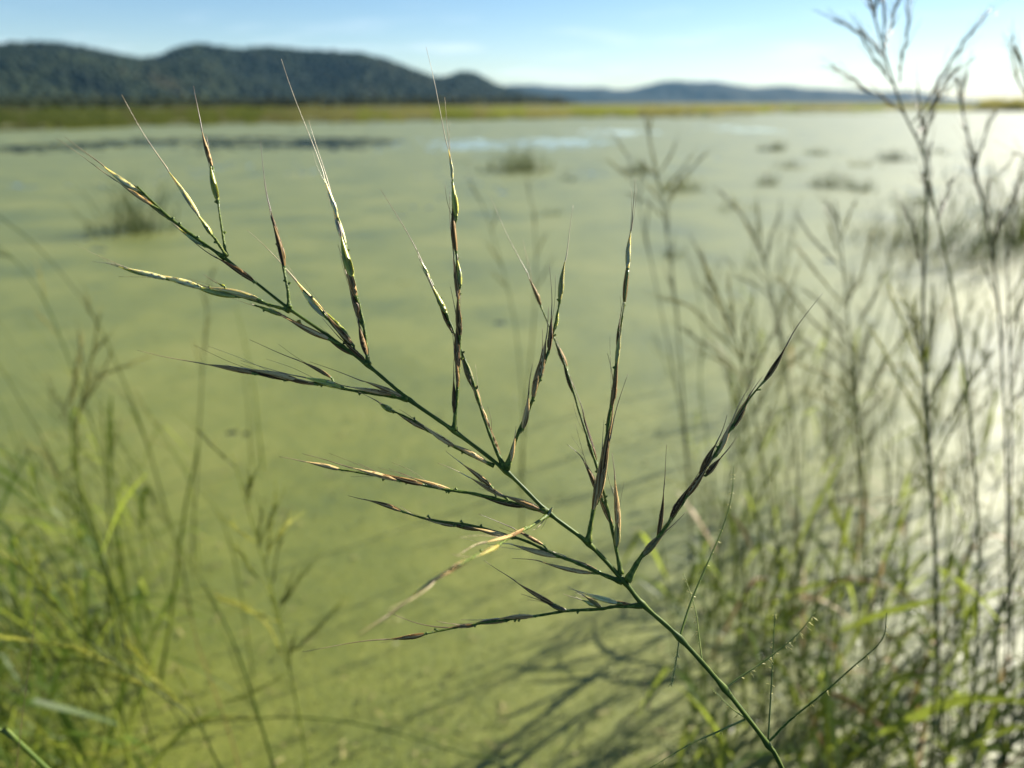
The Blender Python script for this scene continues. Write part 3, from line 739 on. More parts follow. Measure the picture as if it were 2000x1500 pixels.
B([(1068, 998), (1030, 990), (980, 977), (925, 964), (870, 956), (800, 942), (740, 930), (690, 921), (655, 915)], -0.012, 8, [
    (1058, 996, 985, 968, 'B', (935, 945), 13, 0), (1030, 990, 945, 972, 'b', (900, 962), 11, 0), (988, 972, 920, 934, 'B', (855, 905), 11, 0), (962, 952, 905, 908, 'B', (870, 880), 11, 0), (884, 958, 808, 934, 'b', (760, 915), 11, 1), (832, 948, 748, 926, 'B', (700, 905), 12, 1), (782, 940, 690, 914, 'b', (590, 886), 11, 1), (668, 918, 598, 902, 'b', (545, 892), 10, 0), (1072, 1000, 1042, 996, 'B', (1020, 990), 9, 0)], stubs=5)
B([(1070, 1006), (1040, 1026), (1002, 1046), (962, 1070), (928, 1086), (895, 1104)], -0.13, 6, [
    (1026, 1030, 972, 1052, 'b', (905, 1078), 9, 0), (1004, 1044, 952, 1058, 'B', (890, 1085), 8, 0), (976, 1064, 932, 1086, 'o', (905, 1098), 10, 0), (922, 1090, 848, 1136, 'B', (760, 1196), 11, 0), (880, 1112, 800, 1168, 's', (700, 1232), 7, 0), (1080, 990, 1066, 1012, 's', (1040, 1035), 4, 1)], stubs=2, label='blurred straw coloured branch hanging toward the viewer')
B([(1215, 1137), (1170, 1119), (1120, 1097), (1080, 1082), (1030, 1058), (980, 1042), (920, 1026), (860, 1018), (820, 1010), (788, 1000)], -0.02, 7, [
    (1170, 1116, 1106, 1088, 'B', (1060, 1070), 11, 0), (1162, 1120, 1060, 1098, 'b', (1000, 1090), 10, 0), (1092, 1088, 1002, 1064, 'B', (960, 1064), 13, 0), (1064, 1066, 1006, 1034, 'b', (934, 1004), 9, 0), (1002, 1052, 920, 1030, 'b', (880, 1020), 12, 0), (940, 1036, 866, 1020, 'd', (830, 1012), 10, 0), (900, 1028, 828, 1014, 'b', (782, 988), 11, 0), (788, 1000, 718, 977, 'b', (680, 968), 10, 0)], stubs=6)
B([(1254, 1183), (1200, 1185), (1170, 1190), (1110, 1193), (1060, 1201), (1000, 1209), (940, 1217), (880, 1228), (832, 1238)], -0.025, 7, [
    (1236, 1181, 1168, 1171, 'B', (1130, 1164), 9, 0), (1210, 1178, 1140, 1158, 's', (1108, 1150), 10, 0), (1176, 1188, 1142, 1164, 'o', (1110, 1146), 9, 2), (1168, 1186, 1136, 1172, 'y', (1100, 1160), 7, 1), (1108, 1192, 1068, 1178, 'o', (1018, 1160), 9, 0), (1086, 1182, 1010, 1138, 'b', (945, 1094), 10, 0),
    (1046, 1204, 976, 1208, 'B', (900, 1210), 10, 0), (990, 1213, 918, 1220, 'B', (852, 1212), 11, 1), (936, 1218, 876, 1226, 'b', (758, 1194), 9, 0), (834, 1237, 764, 1248, 'B', (590, 1272), 11, 0)], stubs=6)

# the lower whorls carry the spent male flowers: thin branches with a few hanging anthers
def male_branch(path, dz, w0, flowers, long=0.0035):
    L = [0]
    for a, b in zip(path, path[1:]): L.append(L[-1] + math.hypot(b[0] - a[0], b[1] - a[1]))
    d0 = hero_depth(*path[0])
    cp = catmull([P(x, y, d0 + dz * (q / L[-1])) for (x, y), q in zip(path, L)], 6)
    mb = MB(); mb.tube(cp, list(np.linspace(w0 * .5 * px2m, 0.00022, len(cp))), n=6)
    bo = mb.build('branch', [M_PED if w0 < 5 else M_STEM], hero)
    for k in range(flowers):
        q, t = path_at(cp, 0.15 + 0.85 * (k + rnd.random()) / flowers)
        mbf = MB()
        for j in range(rnd.randint(1, 3)):
            dd = (Vector((rnd.uniform(-.6, .6), rnd.uniform(-.6, .6), -0.8)) + t * 0.5).normalized()
            e = q + dd * long * rnd.uniform(0.6, 1.4)
            mbf.tube([q, q.lerp(e, .4), q.lerp(e, .45), q.lerp(e, .8), e], [0.00008, 0.00008, 0.00018, 0.00022, 0.00008], n=5)
        mbf.build('floret', M_ANTHER, bo)
male_branch([(1327, 1246), (1345, 1188), (1362, 1145), (1388, 1086), (1416, 1018), (1430, 960), (1433, 905)], 0.05, 4.6, 12, 0.0025)
male_branch([(1326, 1250), (1323, 1275), (1319, 1300), (1313, 1332)], -0.005, 3, 16, 0.0035)
male_branch([(1415, 1345), (1440, 1326), (1500, 1286), (1556, 1240), (1592, 1196)], 0.01, 4.5, 14, 0.004)
male_branch([(1455, 1405), (1400, 1430), (1345, 1455), (1270, 1500)], -0.02, 4.5, 7, 0.003)
male_branch([(1455, 1402), (1425, 1380), (1388, 1342)], 0.02, 3, 4, 0.003)
male_branch([(1500, 1450), (1548, 1402), (1600, 1360), (1662, 1306), (1722, 1250), (1732, 1196)], 0.02, 5.5, 9, 0.003)
male_branch([(1500, 1448), (1506, 1350), (1510, 1260), (1514, 1195)], 0.02, 3.5, 7, 0.003)
male_branch([(1372, 1296), (1366, 1250), (1358, 1190), (1335, 1120)], 0.03, 3, 8, 0.003)

# ------------------------------------------------------------------ plants behind, out of focus
def to_water(pts, spread=0.04):
    """carry a traced stalk on down into the water"""
    p = pts[-1]; d = (pts[-1] - pts[-2]).normalized()
    if d.z > -0.5: d = (d + Vector((0, 0, -1))).normalized()
    if p.z > 0.02:
        k = (p.z + 0.05) / max(0.3, -d.z)
        mid = p + d * k * 0.5; end = Vector((mid.x + d.x * k * 0.2, mid.y + d.y * k * 0.2, -0.05))
        pts = pts + [mid, end]
    return pts

def head_branch(root, a, d, L, r, mat, nspk, curve=0.1, grain=1.0):
    side = d.cross(Vector((rnd.uniform(-1, 1), rnd.uniform(-1, 1), 0.3))).normalized()
    pts = catmull([a, a + d * L * 0.35 + side * L * curve * .3, a + d * L * 0.7 + side * L * curve * .2, a + d * L], 4)
    mb = MB(); mb.tube(pts, list(np.linspace(r, r * 0.35, len(pts))), n=5)
    for k in range(nspk):
        q, t = path_at(pts, 0.18 + 0.8 * (k + rnd.random() * .6) / nspk)
        s = t.cross(Vector((rnd.uniform(-1, 1), rnd.uniform(-1, 1), rnd.uniform(-1, 1)))).normalized()
        l_ = 0.016 * grain * rnd.uniform(0.8, 1.25); w_ = 0.0013 * grain * rnd.uniform(.7, 1.2)
        t2 = (t + s * rnd.uniform(.06, .34)).normalized()
        p = q + s * r
        mb.tube([p, p + t2 * l_ * .3, p + t2 * l_ * .6, p + t2 * l_, p + t2 * l_ * 2.8], [w_ * .4, w_, w_ * .9, w_ * .28, 0.00022], n=5, mat=1)
    return mb.build('branch', [M_BGSTEM, mat], root)

def leaf_on(root, p, d, L, w, mat=M_LEAF, droop=0.35, kink=None):
    d = d.normalized(); pts = []
    N = 9
    for i in range(N + 1):
        s = i / N
        q = p + d * (L * s) + Vector((0, 0, -1)) * (droop * L * s * s)
        pts.append(q)
    if kink:
        for i in range(N + 1):
            s = i / N
            if s > kink: pts[i] = pts[i] + Vector((0, 0, -1)) * (s - kink) * L * 1.1
    wd = [w * (0.45 + 1.1 * s if s < 0.45 else 0.95 * (1 - ((s - .45) / .55) ** 1.7) + 0.02) for s in [i / N for i in range(N + 1)]]
    side = d.cross(Vector((0, 0, 1)));
    if side.length < .1: side = Vector((1, 0, 0))
    side = (side.normalized() + Vector((rnd.uniform(-.6, .6), rnd.uniform(-.6, .6), rnd.uniform(-.3, .3)))).normalized()
    mb = MB(); mb.ribbon(pts, wd, side, fold=rnd.uniform(.08, .25))
    return mb.build('leaf', mat, root)

def plant(name, label, cat, path, Y, rad=0.002, group=None, branches=(), auto=0, auto_len=(0.06, 0.12), auto_span=(0.0, 0.35), auto_ang=(0.25, 0.6), leaves=0, leaf_len=(0.25, 0.5), leaf_w=0.009, mat=M_BGHEAD, stem_mat=M_BGSTEM, nspk=5, dry=0.0, dY=0.0, ground=True):
    """path: the stalk from its tip down, in photo pixels, standing at distance Y (dY: how much nearer or farther its foot is)"""
    n_ = len(path)
    pts = [PY(x, y, Y + dY * i / max(1, n_ - 1)) for i, (x, y) in enumerate(path)]
    if ground: pts = to_water(pts)
    cp = catmull(pts, 6)
    foot = cp[-1]
    root = thing(name, label, cat, (foot.x, foot.y, 0), group)
    if rad > 0.001: rad *= 1.12
    if len(branches) >= 4 and auto == 0: auto = 7; auto_span = (0.02, 0.42); auto_len = (0.05, 0.13)
    mb = MB(); mb.tube(cp, list(np.linspace(rad * 0.35, rad, len(cp))), n=7)
    mb.build('stem', stem_mat, root)
    for b in branches:                                  # traced: ((x,y),(x,y),...) from the stalk outwards
        bp = [PY(x, y, Y + rnd.uniform(-.02, .02) + (k * rnd.uniform(-.02, .02))) for k, (x, y) in enumerate(b)]
        c2 = catmull(bp, 5)
        mb = MB(); mb.tube(c2, list(np.linspace(rad * .42, rad * .14, len(c2))), n=5, mat=1)
        tot = path_lengths(c2)[-1]; ns = max(4, int(tot / 0.0105))
        for k in range(ns):
            q, t = path_at(c2, 0.12 + 0.86 * (k + rnd.random() * .5) / ns)
            s = t.cross(Vector((rnd.uniform(-1, 1), rnd.uniform(-1, 1), rnd.uniform(-1, 1)))).normalized()
            l_ = 0.017 * rnd.uniform(.8, 1.2); w_ = 0.00125 * rnd.uniform(.7, 1.2)
            t2 = (t + s * rnd.uniform(.05, .3)).normalized(); p = q + s * 0.0008
            mb.tube([p, p + t2 * l_ * .3, p + t2 * l_ * .6, p + t2 * l_, p + t2 * l_ * 2.8], [w_ * .4, w_, w_ * .9, w_ * .28, 0.00022], n=5, mat=1)
        mb.build('branch', [stem_mat, mat], root)
    total = path_lengths(cp)[-1]
    for k in range(auto):
        s = auto_span[0] + (auto_span[1] - auto_span[0]) * (k + rnd.random() * .4) / auto
        q, t = path_at(cp, s)
        up = -t
        a = rnd.uniform(0, 6.283); e1 = up.cross(Vector((0, 1, 0.2))).normalized(); e2 = up.cross(e1)
        out = e1 * math.cos(a) + e2 * math.sin(a) * 0.6
        an = rnd.uniform(*auto_ang)
        d = (up * math.cos(an) + out * math.sin(an)).normalized()
        ln = rnd.uniform(*auto_len) * (0.55 + 0.45 * min(1, (k + 1) / max(1, auto) * 1.6))
        head_branch(root, q, d, ln, rad * .4, mat, nspk + 2)
    for k in range(leaves):
        s = rnd.uniform(0.38, 0.92); q, t = path_at(cp, s); up = -t
        a = rnd.uniform(0, 6.283); out = Vector((math.cos(a), math.sin(a), 0))
        d = (up + out * rnd.uniform(.35, 1.1)).normalized()
        leaf_on(root, q, d, rnd.uniform(*leaf_len), leaf_w * rnd.uniform(.6, 1.3), M_DRY if rnd.random() < dry else M_LEAF, droop=rnd.uniform(.1, .7), kink=rnd.choice((None, None, 0.5, 0.65)))
    return root

GR = 'wild rice plants standing behind the sharp panicle'
# tall plant against the sky at the right
plant('wild_rice_plant', 'tallest blurred wild rice plant, its forked head against the sky', 'wild rice',
      [(1690, -40), (1712, 50), (1738, 140), (1768, 225), (1797, 285), (1810, 340), (1808, 450), (1803, 600), (1806, 740), (1814, 900), (1826, 1100), (1828, 1300), (1815, 1500)], 1.12, 0.0026, GR,
      branches=[((1797, 287), (1812, 245), (1838, 172), (1868, 132)), ((1782, 240), (1812, 200), (1862, 112), (1935, 18)), ((1766, 222), (1738, 200), (1690, 172), (1625, 126)), ((1738, 140), (1722, 105), (1690, 72), (1630, 36)),
                ((1757, 160), (1762, 110), (1772, 60), (1776, -20)), ((1728, 95), (1738, 60), (1750, 15), (1762, -30)), ((1728, 100), (1726, 40), (1722, -20)), ((1790, 268), (1806, 230), (1850, 160)), ((1712, 50), (1700, 10), (1688, -30))], mat=M_BGBROWN)
plant('wild_rice_plant', 'bushy wild rice head with yellow and rust grains below the tallest plant', 'wild rice',
      [(1786, 590), (1800, 690), (1810, 760), (1816, 870), (1822, 960), (1830, 1100), (1834, 1300), (1840, 1500)], 1.22, 0.0022, GR,
      branches=[((1810, 745), (1790, 690), (1768, 640), (1735, 555)), ((1806, 730), (1796, 680), (1785, 590)), ((1812, 730), (1818, 660), (1822, 560)), ((1815, 865), (1785, 800), (1755, 740), (1704, 645)), ((1815, 800), (1840, 740), (1872, 665)), ((1818, 880), (1860, 810), (1900, 740), (1942, 688)),
                ((1814, 860), (1798, 820), (1776, 770)), ((1822, 930), (1850, 860), (1880, 800), (1905, 650)), ((1824, 960), (1800, 890), (1776, 850))], mat=M_BGGREEN)
plant('wild_rice_plant', 'dark straight stalk at the right, topped with a thin bent head', 'wild rice',
      [(1870, 160), (1884, 240), (1908, 345), (1932, 460), (1950, 600), (1962, 800), (1968, 1100), (1960, 1500)], 1.3, 0.0026, GR,
      branches=[((1884, 240), (1878, 200), (1868, 150)), ((1905, 330), (1922, 270), (1944, 215)), ((1925, 420), (1905, 350), (1890, 300)), ((1935, 480), (1965, 410), (1992, 350))], mat=M_BGBROWN, leaves=2)
plant('wild_rice_plant', 'long slanting stalk rising from the bottom edge to the tallest plant', 'wild rice',
      [(1812, 345), (1832, 430), (1852, 520), (1868, 610), (1882, 710), (1896, 830), (1908, 980), (1912, 1120), (1904, 1300), (1884, 1500)], 1.05, 0.0026, GR,
      branches=[((1826, 410), (1816, 380), (1800, 340)), ((1832, 430), (1846, 390), (1856, 350))], mat=M_BGBROWN, leaves=1)
plant('wild_rice_plant', 'pale green wild rice plant with parallel left-hand branches', 'wild rice',
      [(1632, 390), (1642, 470), (1652, 580), (1662, 680), (1672, 760), (1682, 900), (1690, 1060), (1694, 1250), (1690, 1500)], 1.55, 0.0024, GR,
      branches=[((1648, 530), (1615, 495), (1580, 455), (1560, 430)), ((1655, 600), (1620, 565), (1570, 500), (1555, 478)), ((1660, 650), (1610, 600), (1570, 565)), ((1665, 700), (1600, 640), (1535, 560), (1520, 545)), ((1652, 590), (1680, 540), (1706, 450)), ((1664, 660), (1690, 610), (1730, 530)), ((1670, 745), (1630, 700), (1560, 660)),
                ((1644, 480), (1630, 440), (1612, 410)), ((1643, 470), (1655, 430), (1670, 395)), ((1676, 800), (1720, 720), (1780, 640)), ((1672, 770), (1620, 735), (1540, 705)), ((1680, 850), (1640, 800), (1570, 760))], mat=M_BGHEAD)
plant('wild_rice_plant', 'faint wild rice plant with a fan-shaped head in mid water', 'wild rice',
      [(1428, 388), (1462, 440), (1492, 505), (1514, 600), (1536, 720), (1552, 860), (1560, 1020), (1562, 1200)], 1.9, 0.0024, GR,
      branches=[((1486, 490), (1462, 445), (1432, 395)), ((1488, 495), (1484, 450), (1480, 420)), ((1492, 505), (1506, 460), (1522, 420)), ((1496, 520), (1480, 480), (1462, 440)), ((1512, 590), (1480, 560), (1440, 540)), ((1518, 620), (1545, 560), (1560, 520))], mat=M_BGHEAD)
plant('wild_rice_plant', 'faint grey-green wild rice head nearest the reedy island', 'wild rice',
      [(1262, 232), (1272, 290), (1286, 350), (1300, 440), (1316, 560), (1328, 690), (1340, 860), (1348, 1000), (1352, 1150)], 2.0, 0.0028, GR,
      branches=[((1286, 360), (1276, 310), (1262, 240)), ((1284, 345), (1300, 320), (1318, 285)), ((1292, 385), (1316, 350), (1350, 305)), ((1298, 400), (1330, 350), (1380, 300)), ((1300, 430), (1270, 400), (1230, 380)), ((1296, 420), (1320, 370), (1345, 345))], mat=M_BGHEAD)
plant('wild_rice_plant', 'crowded head of slanting branches right of the tall centre panicle', 'wild rice',
      [(1370, 505), (1402, 570), (1436, 660), (1462, 760), (1486, 880), (1510, 1020), (1530, 1200), (1545, 1400)], 1.5, 0.0024, GR,
      branches=[((1440, 690), (1400, 650), (1350, 600), (1288, 582)), ((1444, 700), (1420, 640), (1400, 580), (1372, 500)), ((1450, 720), (1452, 640), (1470, 580)), ((1436, 660), (1430, 600), (1420, 540)), ((1452, 730), (1400, 690), (1330, 640)), ((1460, 760), (1430, 720), (1370, 690)), ((1462, 765), (1490, 690), (1530, 620)), ((1470, 800), (1510, 740), (1565, 690)), ((1425, 630), (1405, 600), (1370, 560))], mat=M_BGHEAD)
plant('wild_rice_plant', 'soft upright stalk standing between the two tallest sharp branches', 'wild rice',
      [(1226, 300), (1255, 430), (1282, 560), (1310, 700), (1330, 800), (1344, 930), (1352, 1100)], 2.1, 0.0026, GR, auto=5, auto_span=(0, .25), auto_len=(.08, .14), mat=M_BGHEAD)
plant('wild_rice_plant', 'straight blurred stalk at the right, crossing the shining water', 'wild rice',
      [(1965, 420), (1968, 560), (1972, 700), (1975, 850), (1974, 1000), (1976, 1300)], 1.35, 0.003, GR, auto=6, auto_span=(0, .3), auto_len=(.1, .18), mat=M_BGBROWN)
plant('wild_rice_plant', 'blurred wild rice head cut by the right edge above the far bank', 'wild rice',
      [(1984, 90), (2004, 160), (2016, 260), (2022, 420), (2020, 700), (2010, 1100), (2000, 1500)], 1.2, 0.0024, GR, branches=[((2004, 160), (1992, 120), (1976, 75)), ((2010, 200), (1990, 160), (1978, 115)), ((2018, 330), (1990, 300), (1960, 330))], mat=M_BGHEAD)
plant('wild_rice_plant', 'small olive wild rice stalk behind the double centre branch', 'wild rice',
      [(1040, 400), (1046, 470), (1046, 560), (1040, 660), (1030, 760), (1022, 860)], 2.7, 0.0035, GR, auto=4, auto_span=(0, .3), auto_len=(.08, .14), mat=M_BGHEAD)
plant('wild_rice_plant', 'soft bent stalk below the empty water at centre, near the lower grains', 'wild rice',
      [(940, 390), (975, 500), (1000, 600), (1016, 720), (1022, 860), (1020, 960)], 2.3, 0.0024, GR, auto=4, auto_span=(0, .3), auto_len=(.07, .12), mat=M_BGHEAD)

# the left-hand stand: slender leaning stalks and leaves
GL = 'slender green stalks at the left'
plant('grass_stalk', 'long arching green stalk sweeping from the left edge down past the lily pads', 'grass', [(-20, 410), (60, 470), (130, 545), (190, 630), (240, 740), (286, 860), (320, 980), (352, 1090), (362, 1140)], 1.9, 0.0032, GL)
plant('grass_stalk', 'upper left arching stalk with a wispy feathery tip', 'grass', [(-60, 450), (20, 500), (80, 575), (130, 690), (180, 830), (215, 960), (240, 1100), (256, 1200)], 1.75, 0.0026, GL, stem_mat=M_BGLIGHT, auto=4, auto_span=(0, .3), mat=M_BGHEAD)
plant('grass_stalk', 'thin stalk leaning from the left edge, below the two arching ones', 'grass', [(-20, 680), (50, 800), (95, 880), (130, 1000), (152, 1120), (165, 1280)], 1.5, 0.0024, GL, leaves=1)
plant('wild_rice_plant', 'forked stalk with dark upright branches beside the blue water patch', 'wild rice', [(196, 610), (182, 680), (168, 745), (150, 840), (158, 960), (186, 1060), (214, 1170), (230, 1260)], 1.55, 0.0026, GL, stem_mat=M_BGLIGHT,
      branches=[((150, 830), (168, 760), (196, 610)), ((140, 800), (150, 720), (162, 660)), ((165, 790), (200, 730), (216, 690)), ((172, 745), (230, 720), (290, 696)), ((118, 820), (140, 760), (150, 700))], mat=M_BGHEAD, leaves=2)
plant('grass_stalk', 'thick dark green stalk crossing the lower left bundle', 'grass', [(138, 860), (160, 960), (196, 1060), (216, 1160), (232, 1290), (240, 1400)], 1.35, 0.0045, GL, stem_mat=M_BGLIGHT, leaves=1, leaf_len=(.2, .3))
plant('grass_stalk', 'straight green stalk just right of the thick lower left one', 'grass', [(196, 780), (204, 880), (212, 1000), (214, 1120), (206, 1240), (200, 1400)], 1.4, 0.003, GL, leaves=2, leaf_len=(.2, .35))
plant('grass_stalk', 'dark cut-off stem standing alone beside the arching stalks', 'grass', [(385, 872), (380, 910), (366, 970), (352, 1060), (338, 1180), (322, 1280)], 1.62, 0.0055, GL, stem_mat=M_BGLIGHT)
plant('grass_stalk', 'faint upright stalk with a pale fluffy head above the cut-off stem', 'grass', [(408, 560), (402, 640), (396, 720), (390, 820), (386, 900), (380, 1000)], 2.2, 0.0028, GL, auto=5, auto_span=(0, .35), auto_len=(.06, .12), mat=M_BGHEAD)
plant('grass_stalk', 'pair-like slim reed right of the dark cut-off stem', 'grass', [(462, 600), (480, 680), (496, 760), (506, 850)], 2.9, 0.004, GL, stem_mat=M_BGLIGHT)
plant('grass_stalk', 'slim reed rising beside its taller neighbour from a dark foot', 'grass', [(476, 720), (484, 790), (488, 850)], 2.95, 0.004, GL)
plant('wild_rice_plant', 'small feathery green panicle at lower left centre, branches on both sides', 'wild rice', [(452, 885), (482, 985), (505, 1065), (528, 1140), (548, 1220), (566, 1310), (584, 1400), (600, 1500)], 1.0, 0.0018, GL, stem_mat=M_BGLIGHT,
      branches=[((484, 990), (486, 950), (488, 930)), ((505, 1070), (520, 1030), (540, 985)), ((515, 1095), (540, 1050), (566, 1015)), ((530, 1150), (540, 1090), (552, 1040)), ((545, 1200), (570, 1150), (606, 1108)), ((560, 1280), (610, 1240), (662, 1180)), ((500, 1060), (470, 1040), (448, 1020)), ((528, 1150), (490, 1110), (462, 1070)), ((545, 1215), (490, 1195), (425, 1165)), ((562, 1300), (520, 1220), (470, 1180), (424, 1170)), ((565, 1310), (500, 1350), (440, 1372))], mat=M_BGGREEN)
plant('grass_stalk', 'olive bent stalk left of the small feathery panicle', 'grass', [(398, 1140), (420, 1180), (446, 1230), (470, 1290), (490, 1350), (505, 1400)], 0.98, 0.0026, GL, stem_mat=M_BGLIGHT)
plant('grass_stalk', 'yellow-green flowering stalk slanting across the lower left corner', 'grass', [(20, 1085), (70, 1140), (140, 1220), (220, 1290), (300, 1345), (385, 1412), (430, 1500)], 0.85, 0.0018, GL,
      branches=[((150, 1225), (110, 1180), (60, 1125), (20, 1085)), ((250, 1312), (170, 1290), (90, 1282), (0, 1272)), ((230, 1300), (140, 1265), (60, 1252), (0, 1246)), ((300, 1345), (240, 1330), (170, 1310)), ((385, 1412), (350, 1370), (310, 1330), (245, 1250))], mat=M_BGGREEN)
plant('grass_stalk', 'nearest dark green stem cutting the bottom left corner', 'grass', [(-40, 1400), (10, 1432), (50, 1462), (90, 1500)], 0.47, 0.0024, GL, stem_mat=M_STEM)
plant('grass_stalk', 'pale dry flower stalk lying almost level along the bottom', 'grass', [(20, 1460), (150, 1440), (330, 1420), (520, 1402), (640, 1405), (760, 1428), (900, 1470), (1010, 1510)], 0.95, 0.0018, GL, stem_mat=M_BGLIGHT, branches=[((520, 1402), (430, 1402), (350, 1420)), ((330, 1420), (240, 1470), (160, 1470)), ((180, 1440), (130, 1460), (70, 1420))], mat=M_BGGREEN)
plant('grass_stalk', 'hair-thin straw blade upright in the bottom left corner', 'grass', [(72, 1180), (62, 1260), (50, 1350), (40, 1430), (32, 1500)], 0.46, 0.0004, GL, stem_mat=M_AWN)
plant('grass_stalk', 'thin reddish stalk beside the bent olive one', 'grass', [(352, 1160), (372, 1200), (386, 1260), (404, 1310)], 1.3, 0.0014, GL, stem_mat=M_DRY)

def scatter(name, cat, label_fn, group, count, region, hgt, seed, lean=(0.0, 0.0), auto=(0, 5), leaves=(1, 3), mat=(M_BGHEAD, M_BGGREEN), leaf_w=0.009, dry=0.12, rad=(0.0017, 0.0031), light=0.65):
    r = random.Random(seed); made = 0
    while made < count:
        px, py = r.uniform(region[0], region[2]), r.uniform(region[1], region[3])
        gpt = PG(px, py)
        h = r.uniform(*hgt)
        tip = gpt + Vector((h * (lean[0] + r.uniform(-.22, .22)), h * (lean[1] + r.uniform(-.2, .2)), h))
        mid = gpt.lerp(tip, .55) + Vector((r.uniform(-.04, .04) - lean[0] * h * .12, r.uniform(-.03, .03), 0.02))
        if r.random() < 0.16:        # bent over and broken
            kn = gpt.lerp(tip, r.uniform(.45, .75))
            tip = kn + Vector((r.uniform(-.8, .8), r.uniform(-.5, .3), r.uniform(-.5, .15))) * h * .4
        cp = catmull([tip, gpt.lerp(tip, .8) + Vector((-lean[0] * h * .06, 0, 0.01)), mid, Vector((gpt.x, gpt.y, -0.04))], 6)
        root = thing(name, None, cat, (gpt.x, gpt.y, 0), group)
        rad_ = r.uniform(*rad)
        mb = MB(); mb.tube(cp, list(np.linspace(rad_ * .3, rad_, len(cp))), n=6); mb.build('stem', M_BGLIGHT if r.random() < light else M_BGSTEM, root)
        m_ = r.choice(mat)
        na_ = r.randint(*auto); dryn = 0; nl_ = r.randint(*leaves)
        for k in range(na_):
            q, t = path_at(cp, 0.02 + 0.36 * (k + r.random() * .4) / max(1, na_)); up = -t
            a = r.uniform(0, 6.283); e1 = up.cross(Vector((0, 1, .2))).normalized(); e2 = up.cross(e1)
            an = r.uniform(.2, .65)
            head_branch(root, q, (up * math.cos(an) + (e1 * math.cos(a) + e2 * math.sin(a)) * math.sin(an)).normalized(), r.uniform(.06, .15), rad_ * .4, m_, 6)
        for k in range(nl_):
            dd_ = r.random() < dry; dryn += dd_
            q, t = path_at(cp, r.uniform(.35, .95)); up = -t
            a = r.uniform(0, 6.283); out = Vector((math.cos(a), math.sin(a), 0))
            leaf_on(root, q, (up + out * r.uniform(.3, 1.2)).normalized(), r.uniform(.2, .5), leaf_w * r.uniform(.5, 1.3), M_DRY if dd_ else M_LEAF, droop=r.uniform(.1, .8), kink=r.choice((None, None, .5, .65)))
        sl = (tip.x - gpt.x) / h
        lb = [('tall ' if h > (hgt[0] + hgt[1]) / 2 else 'short ') + ('stout' if rad_ > (rad[0] + rad[1]) / 2 else 'thin'), 'left-leaning' if sl < -.08 else 'right-leaning' if sl > .08 else 'upright']
        look = 'bare tip' if na_ == 0 else 'sparse head' if na_ < 3 else 'branched head'
        if auto[1] == 0: look = '%s leaves' % {1: 'one', 2: 'two', 3: 'three', 4: 'four', 5: 'five'}.get(nl_, 'no')
        if dryn: look += ', dry leaf'
        POOL.setdefault((lb[0], lb[1], look, label_fn(made)), []).append((gpt.y, root))
        made += 1
POOL = {}
RANK = {1: [''], 2: ['nearer ', 'farther '], 3: ['nearest ', 'middle ', 'farthest '], 4: ['nearest ', 'second nearest ', 'third nearest ', 'farthest ']}
def label_pool():
    for (sz_, ln_, look, where), items in POOL.items():
        items.sort(key=lambda q: q[0])
        rk = RANK.get(len(items)) or ['nearest '] + (['second nearest ', 'third nearest ', 'fourth nearest ', 'fifth nearest ', 'sixth nearest ', 'seventh nearest ', 'eighth nearest ', 'ninth nearest ', 'tenth nearest '] + ['%sth nearest ' % q for q in ('eleven', 'twelf', 'thirteen', 'fourteen', 'fifteen', 'sixteen', 'seventeen', 'eighteen', 'nineteen')])[:len(items) - 2] + ['farthest ']
        for (y_, o), w_ in zip(items, rk): o['label'] = '%s%s %s %s plant, %s, %s' % (w_, sz_, ln_, where[0], look, where[1])

scatter('wild_rice_plant', 'wild rice', lambda i: ('wild rice', 'in lower right tangle'), 'wild rice plants in the lower right tangle', 64, (1380, 1000, 2300, 1640), (0.45, 1.0), 21, lean=(-.05, 0), auto=(1, 7))
scatter('grass_plant', 'grass', lambda i: ('grass', 'at foot of right-hand stand'), 'leafy grass at the foot of the right-hand stand', 60, (1290, 1060, 2150, 1700), (0.25, 0.62), 22, auto=(0, 0), leaves=(3, 5), leaf_w=0.0145, dry=0.12)
scatter('wild_rice_plant', 'wild rice', lambda i: ('wild rice', 'toward shining water'), 'wild rice plants toward the shining water', 52, (1380, 690, 2150, 1050), (0.5, 1.0), 23, lean=(-.05, 0), auto=(3, 9), leaves=(0, 2))
scatter('grass_plant', 'grass', lambda i: ('grass', 'in lower left bundle'), 'leafy grass in the lower left bundle', 90, (-280, 1040, 320, 1720), (0.26, 0.74), 24, lean=(-.25, 0), auto=(0, 3), leaves=(2, 4), leaf_w=0.0155, dry=0.0, mat=(M_BGGREEN, M_BGHEAD), light=0.75)
scatter('grass_stalk', 'grass', lambda i: ('arching grass', 'in left stand'), 'fine arching stalks in the left stand', 34, (-150, 1000, 520, 1560), (0.55, 0.95), 25, lean=(-.38, 0), auto=(0, 2), leaves=(0, 2), leaf_w=0.007, dry=0.0, mat=(M_BGGREEN, M_BGHEAD), rad=(0.0016, 0.0027), light=0.6)
scatter('wild_rice_plant', 'wild rice', lambda i: ('fine pale rice', 'in right-hand thicket'), 'fine pale wild rice plants in the right-hand thicket', 44, (1330, 800, 2150, 1350), (0.5, 1.0), 26, lean=(-.08, 0), auto=(4, 9), leaves=(0, 2), leaf_w=0.007, dry=0.2, mat=(M_BGHEAD, M_BGHEAD, M_BGGREEN, M_BGBROWN), rad=(0.0011, 0.002), light=0.8)
label_pool()
